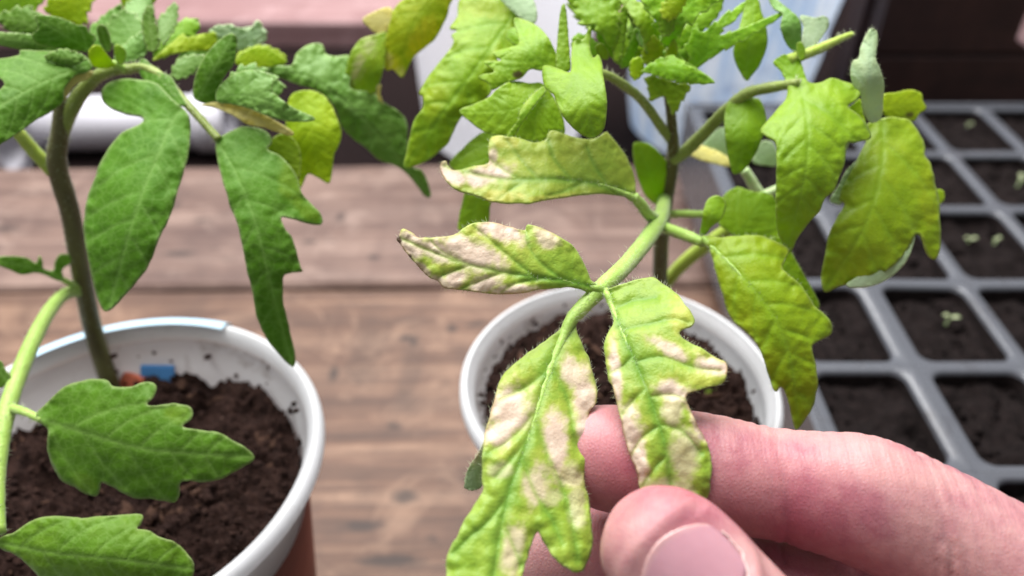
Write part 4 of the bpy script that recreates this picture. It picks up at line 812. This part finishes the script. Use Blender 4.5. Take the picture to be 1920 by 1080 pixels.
_c = _s.mix(_s.noise(220, 3, .5, _o), srgb(170, 120, 132), srgb(188, 142, 150)); _c = _s.mix(_s.math('MULTIPLY', _s.attr('free'), .7), _c, srgb(206, 166, 158))
_p = _s.bsdf(Base_Color=_c, Roughness=.26, Normal=_s.bump(_s.noise(1.0, 3, .6, _s.mapping((300, 300, 900))), .15, .0003)); _p.inputs['Subsurface Weight'].default_value = .3; _p.inputs['Subsurface Radius'].default_value = (.002, .001, .0007); _p.inputs['Subsurface Scale'].default_value = 1
NAIL = _s.done(_p.outputs[0])
_s = NT('dry_cuticle'); CUT = _s.done(_s.bsdf(Base_Color=srgb(222, 192, 186), Roughness=.6).outputs[0])
def finger(px, r, flat=None): return tube_mesh([at(*p) for p in px], [q*.001 for q in r], 24, 7, True, flat)
INDEX = [(1046,862,.1182),(1052,861,.1181),(1066,860,.118),(1092,858,.1178),(1140,858,.1174),(1300,880,.1166),(1450,906,.1156),(1530,922,.1148),(1625,942,.1138),(1740,990,.1125),(1900,1075,.1095),(2100,1180,.106),(2350,1330,.101)]
INDEX_R = [1.2,3.6,5.6,7.0,7.75,8.35,8.1,8.5,9.3,9.3,9.3,10,11.5]
THUMB = [(1163,950,.1),(1168,955,.1),(1180,967,.0998),(1202,990,.0993),(1240,1028,.0985),(1330,1118,.0968),(1440,1235,.095),(1560,1360,.093),(1760,1530,.089),(2000,1700,.086),(2700,2000,.088)]
THUMB_R = [1.2,3.5,5.2,6.9,8.0,8.7,8.8,9.2,9.5,11.5,14]
MIDDLE = [(925,1052,.1285),(932,1052,.1284),(950,1051,.128),(985,1050,.1275),(1130,1050,.126),(1350,1076,.1238),(1600,1150,.120),(1900,1270,.116),(2320,1450,.112)]
MIDDLE_R = [1.2,3.6,5.6,7.3,8.2,8.4,8.8,9.2,11.5]
RING = [(1010,1268,.137),(1020,1268,.137),(1060,1268,.1365),(1200,1275,.135),(1500,1310,.131),(1900,1430,.127),(2300,1560,.124)]
RING_R = [1.2,4,6.6,7.8,8.2,9,11]
PINKY = [(1330,1450,.143),(1340,1450,.143),(1380,1450,.1425),(1500,1465,.141),(1800,1540,.138),(2260,1660,.135)]
PINKY_R = [1.2,3.6,5.8,6.8,7.4,10]
parts = [finger(INDEX, INDEX_R), finger(THUMB, THUMB_R, [1,1,1,1,.93,.9,.92,1,1,1,1]), finger(MIDDLE, MIDDLE_R), finger(RING, RING_R), finger(PINKY, PINKY_R)]
WR = [(2950, 2080, .094), (3000, 2110, .100), (3010, 2130, .106), (3000, 2150, .112)]
for m, w in zip(((2340,1325,.101), (2310,1445,.112), (2290,1555,.124), (2250,1655,.135)), WR): parts.append(finger([m, ((m[0]+w[0])/2, (m[1]+w[1])/2, (m[2]+w[2])/2+.001), w], [11.5, 13, 13.5]))
parts.append(finger([(2000,1700,.088), (2350,1650,.098), (2600,1750,.104)], [10.5, 13, 13]))
parts.append(finger([(2980, 2110, .103), (3500, 2560, .105), (4100, 3080, .105)], [20, 23, 27]))
hv, hf = join_vf(parts)
tmp = link('hand_tmp', mesh(hv, hf), None)
rm = tmp.modifiers.new('r', 'REMESH'); rm.mode = 'VOXEL'; rm.voxel_size = .00062; rm.use_smooth_shade = True
sm = tmp.modifiers.new('s', 'SMOOTH'); sm.iterations = 9; sm.factor = .5
dg = bpy.context.evaluated_depsgraph_get(); hm = bpy.data.meshes.new_from_object(tmp.evaluated_get(dg)); bpy.data.objects.remove(tmp)
N = len(hm.vertices); X = np.empty(N*3, np.float32); hm.vertices.foreach_get('co', X); X = X.reshape(-1, 3).astype(float)
NR = np.empty(N*3, np.float32); hm.vertices.foreach_get('normal', NR); NR = NR.reshape(-1, 3).astype(float)
def crease(p, q, near, depth, sig, wob=.0004, seed=0):
    """furrow round a finger at p, plane normal q-p"""
    p, q = np.array(at(*p)), np.array(at(*q)); a = (q-p)/np.linalg.norm(q-p)
    d = X-p; s = d@a; r = np.linalg.norm(d-np.outer(s, a), axis=1)
    sel = np.where((np.abs(s) < .004) & (r < near))[0]
    for i in sel:
        w = wob*noise.noise(Vector(X[i])*260+Vector((seed, 0, 0)))+wob*.7*noise.noise(Vector(X[i])*700+Vector((seed, 3, 0)))
        k = max(0.0, .65+.6*noise.noise(Vector(X[i])*90+Vector((0, seed, 0))))
        X[i] -= NR[i]*depth*min(k, 1)*math.exp(-((s[i]-w)/sig)**2)
def bulge(c, rad, amt):
    c = np.array(at(*c)); d = np.linalg.norm(X-c, axis=1); X[:] += NR*(amt*np.exp(-(d/rad)**2))[:, None]
for k, (x, dpt) in enumerate(((1436, .00035), (1462, .00062), (1478, .0003), (1708, .0004), (1728, .0006), (1690, .0003), (1756, .00025), (1590, .00018), (1355, .00015), (1210, .0001), (1255, .00013), (1300, .0001), (1395, .00018), (1415, .00014), (1505, .0002), (1530, .00014), (1560, .00012), (1640, .00018), (1668, .00022), (1780, .0002), (1815, .00016), (1850, .00018), (1885, .00014))):
    y = 906+(x-1450)*(.17 if x < 1600 else .32)
    if x > 1600: y = 935+(x-1625)*.45
    crease((x, y, .1135), (x+60, y-3, .1128), .0125, dpt*1.1, .0005, .00045, k*3)
bulge((1620, 830, .109), .008, .0006); bulge((1300, 870, .108), .010, .0004); bulge((1460, 815, .112), .004, -.0004)
tip, back = at(1240, 1028, .0985), at(1440, 1235, .095)
ax = (tip-back).normalized(); view = (Vector((0, 0, CAM_H))-tip).normalized(); nn = (view-ax*view.dot(ax)).normalized(); sd = ax.cross(nn).normalized()
nn = (nn+sd*-.10).normalized(); sd = ax.cross(nn).normalized()
side_sign = 1 if sd.dot(at(1340, 985, .1)-tip) > 0 else -1
ctr = at(1290, 1062, .0975); HWID, HLEN = .0060, .0055
# flesh folds round the nail, and the bed under it
_d = X-np.array(ctr); _u = _d@np.array(sd)/HWID; _v = _d@np.array(ax)/HLEN; _n = _d@np.array(nn)
_ok = (_n > -.009) & (np.abs(_u) < 2) & (np.abs(_v) < 2.2)
_r = (np.abs(_u)**3+np.abs(_v)**3)**(1/3)
_amt = np.where(_v < .75, .00055*np.exp(-((_r-1.15)/.13)**2), .00028*np.exp(-((_r-1.22)/.12)**2))-.00030*np.exp(-(np.maximum(_r-.9, 0)/.1)**2)
X[_ok] += (NR*_amt[:, None])[_ok]

red = np.zeros(N)
for c, rd in (((1180, 880, .112), .011), ((1260, 960, .1), .006), ((1150, 1040, .122), .010), ((1480, 980, .11), .010), ((1390, 940, .112), .008)):
    red = np.maximum(red, np.exp(-(np.linalg.norm(X-np.array(at(*c)), axis=1)/rd)**2))
hm.vertices.foreach_set('co', X.astype(np.float32).ravel()); hm.update()
a = hm.attributes.new('red', 'FLOAT', 'POINT'); a.data.foreach_set('value', red.astype(np.float32))
hand = link('hand', hm, SKIN, None)
tag(hand, 'bare hand pinching a bleached leaflet between thumb and index finger', 'hand')
# thumb nail: patch laid on the thumb
bvh = BVHTree.FromPolygons([Vector(p) for p in X], [tuple(p.vertices) for p in hm.polygons])
def nailpt(u, v):
    """u -1..1 across, v -1 (cuticle) .. 1 (free edge)"""
    w = HWID*(1-.10*max(0, -v)**2-.05*max(0, v)**2)
    l = HLEN*v
    if v < 0: l *= (1-.34*abs(u)**2.2)
    else: l *= (1-.62*abs(u)**2.0)
    p = ctr+sd*(u*w)+ax*l
    h = bvh.ray_cast(p+nn*.02, -nn)
    return h[0], h[1]
nu, nvv = 36, 28; NV = []; FREE = []; NF = []
for i in range(nvv+1):
    for j in range(nu+1):
        u, v = -1+2*j/nu, -1+2*i/nvv
        q, nr = nailpt(u, v)
        if q is None: q, nr = ctr, nn
        e = max(abs(u), -v if v < 0 else 0); off = .00042*(1-max(0, (e-.82)/.18)**2*1.25)
        NV.append(q+nr*off+ax*(.0)); FREE.append(max(0, (v-.80)/.2))
for i in range(nvv):
    for j in range(nu): q = i*(nu+1)+j; NF.append((q, q+1, q+nu+2, q+nu+1))
nm = mesh(NV, NF); a = nm.attributes.new('free', 'FLOAT', 'POINT'); a.data.foreach_set('value', np.array(FREE, np.float32))
nail = link('thumb_nail', nm, NAIL, hand); so = nail.modifiers.new('t', 'SOLIDIFY'); so.thickness = .0004; so.offset = -1
# dry cuticle rim
cp = []
for k in range(15):
    t = k/14; 
    if t < .3: u, v = side_sign*1.0, .35-1.15*(t/.3)
    else: u, v = side_sign*(1-2*(t-.3)/.7), -1.0
    q, nr = nailpt(u*1.02, v*1.03)
    if q is not None: cp.append((q+nr*.0001, .00012+.00010*noise.noise(Vector((k*.9, 0, 0)))))
v, f = tube_mesh([c[0] for c in cp], [max(c[1], .0001) for c in cp], 8, 6)
v = [p+Vector((noise.noise(p*1500), noise.noise(p*1500+Vector((3, 0, 0))), noise.noise(p*1500+Vector((0, 4, 0)))))*.00022 for p in v]
link('cuticle', mesh(v, f), CUT, hand)
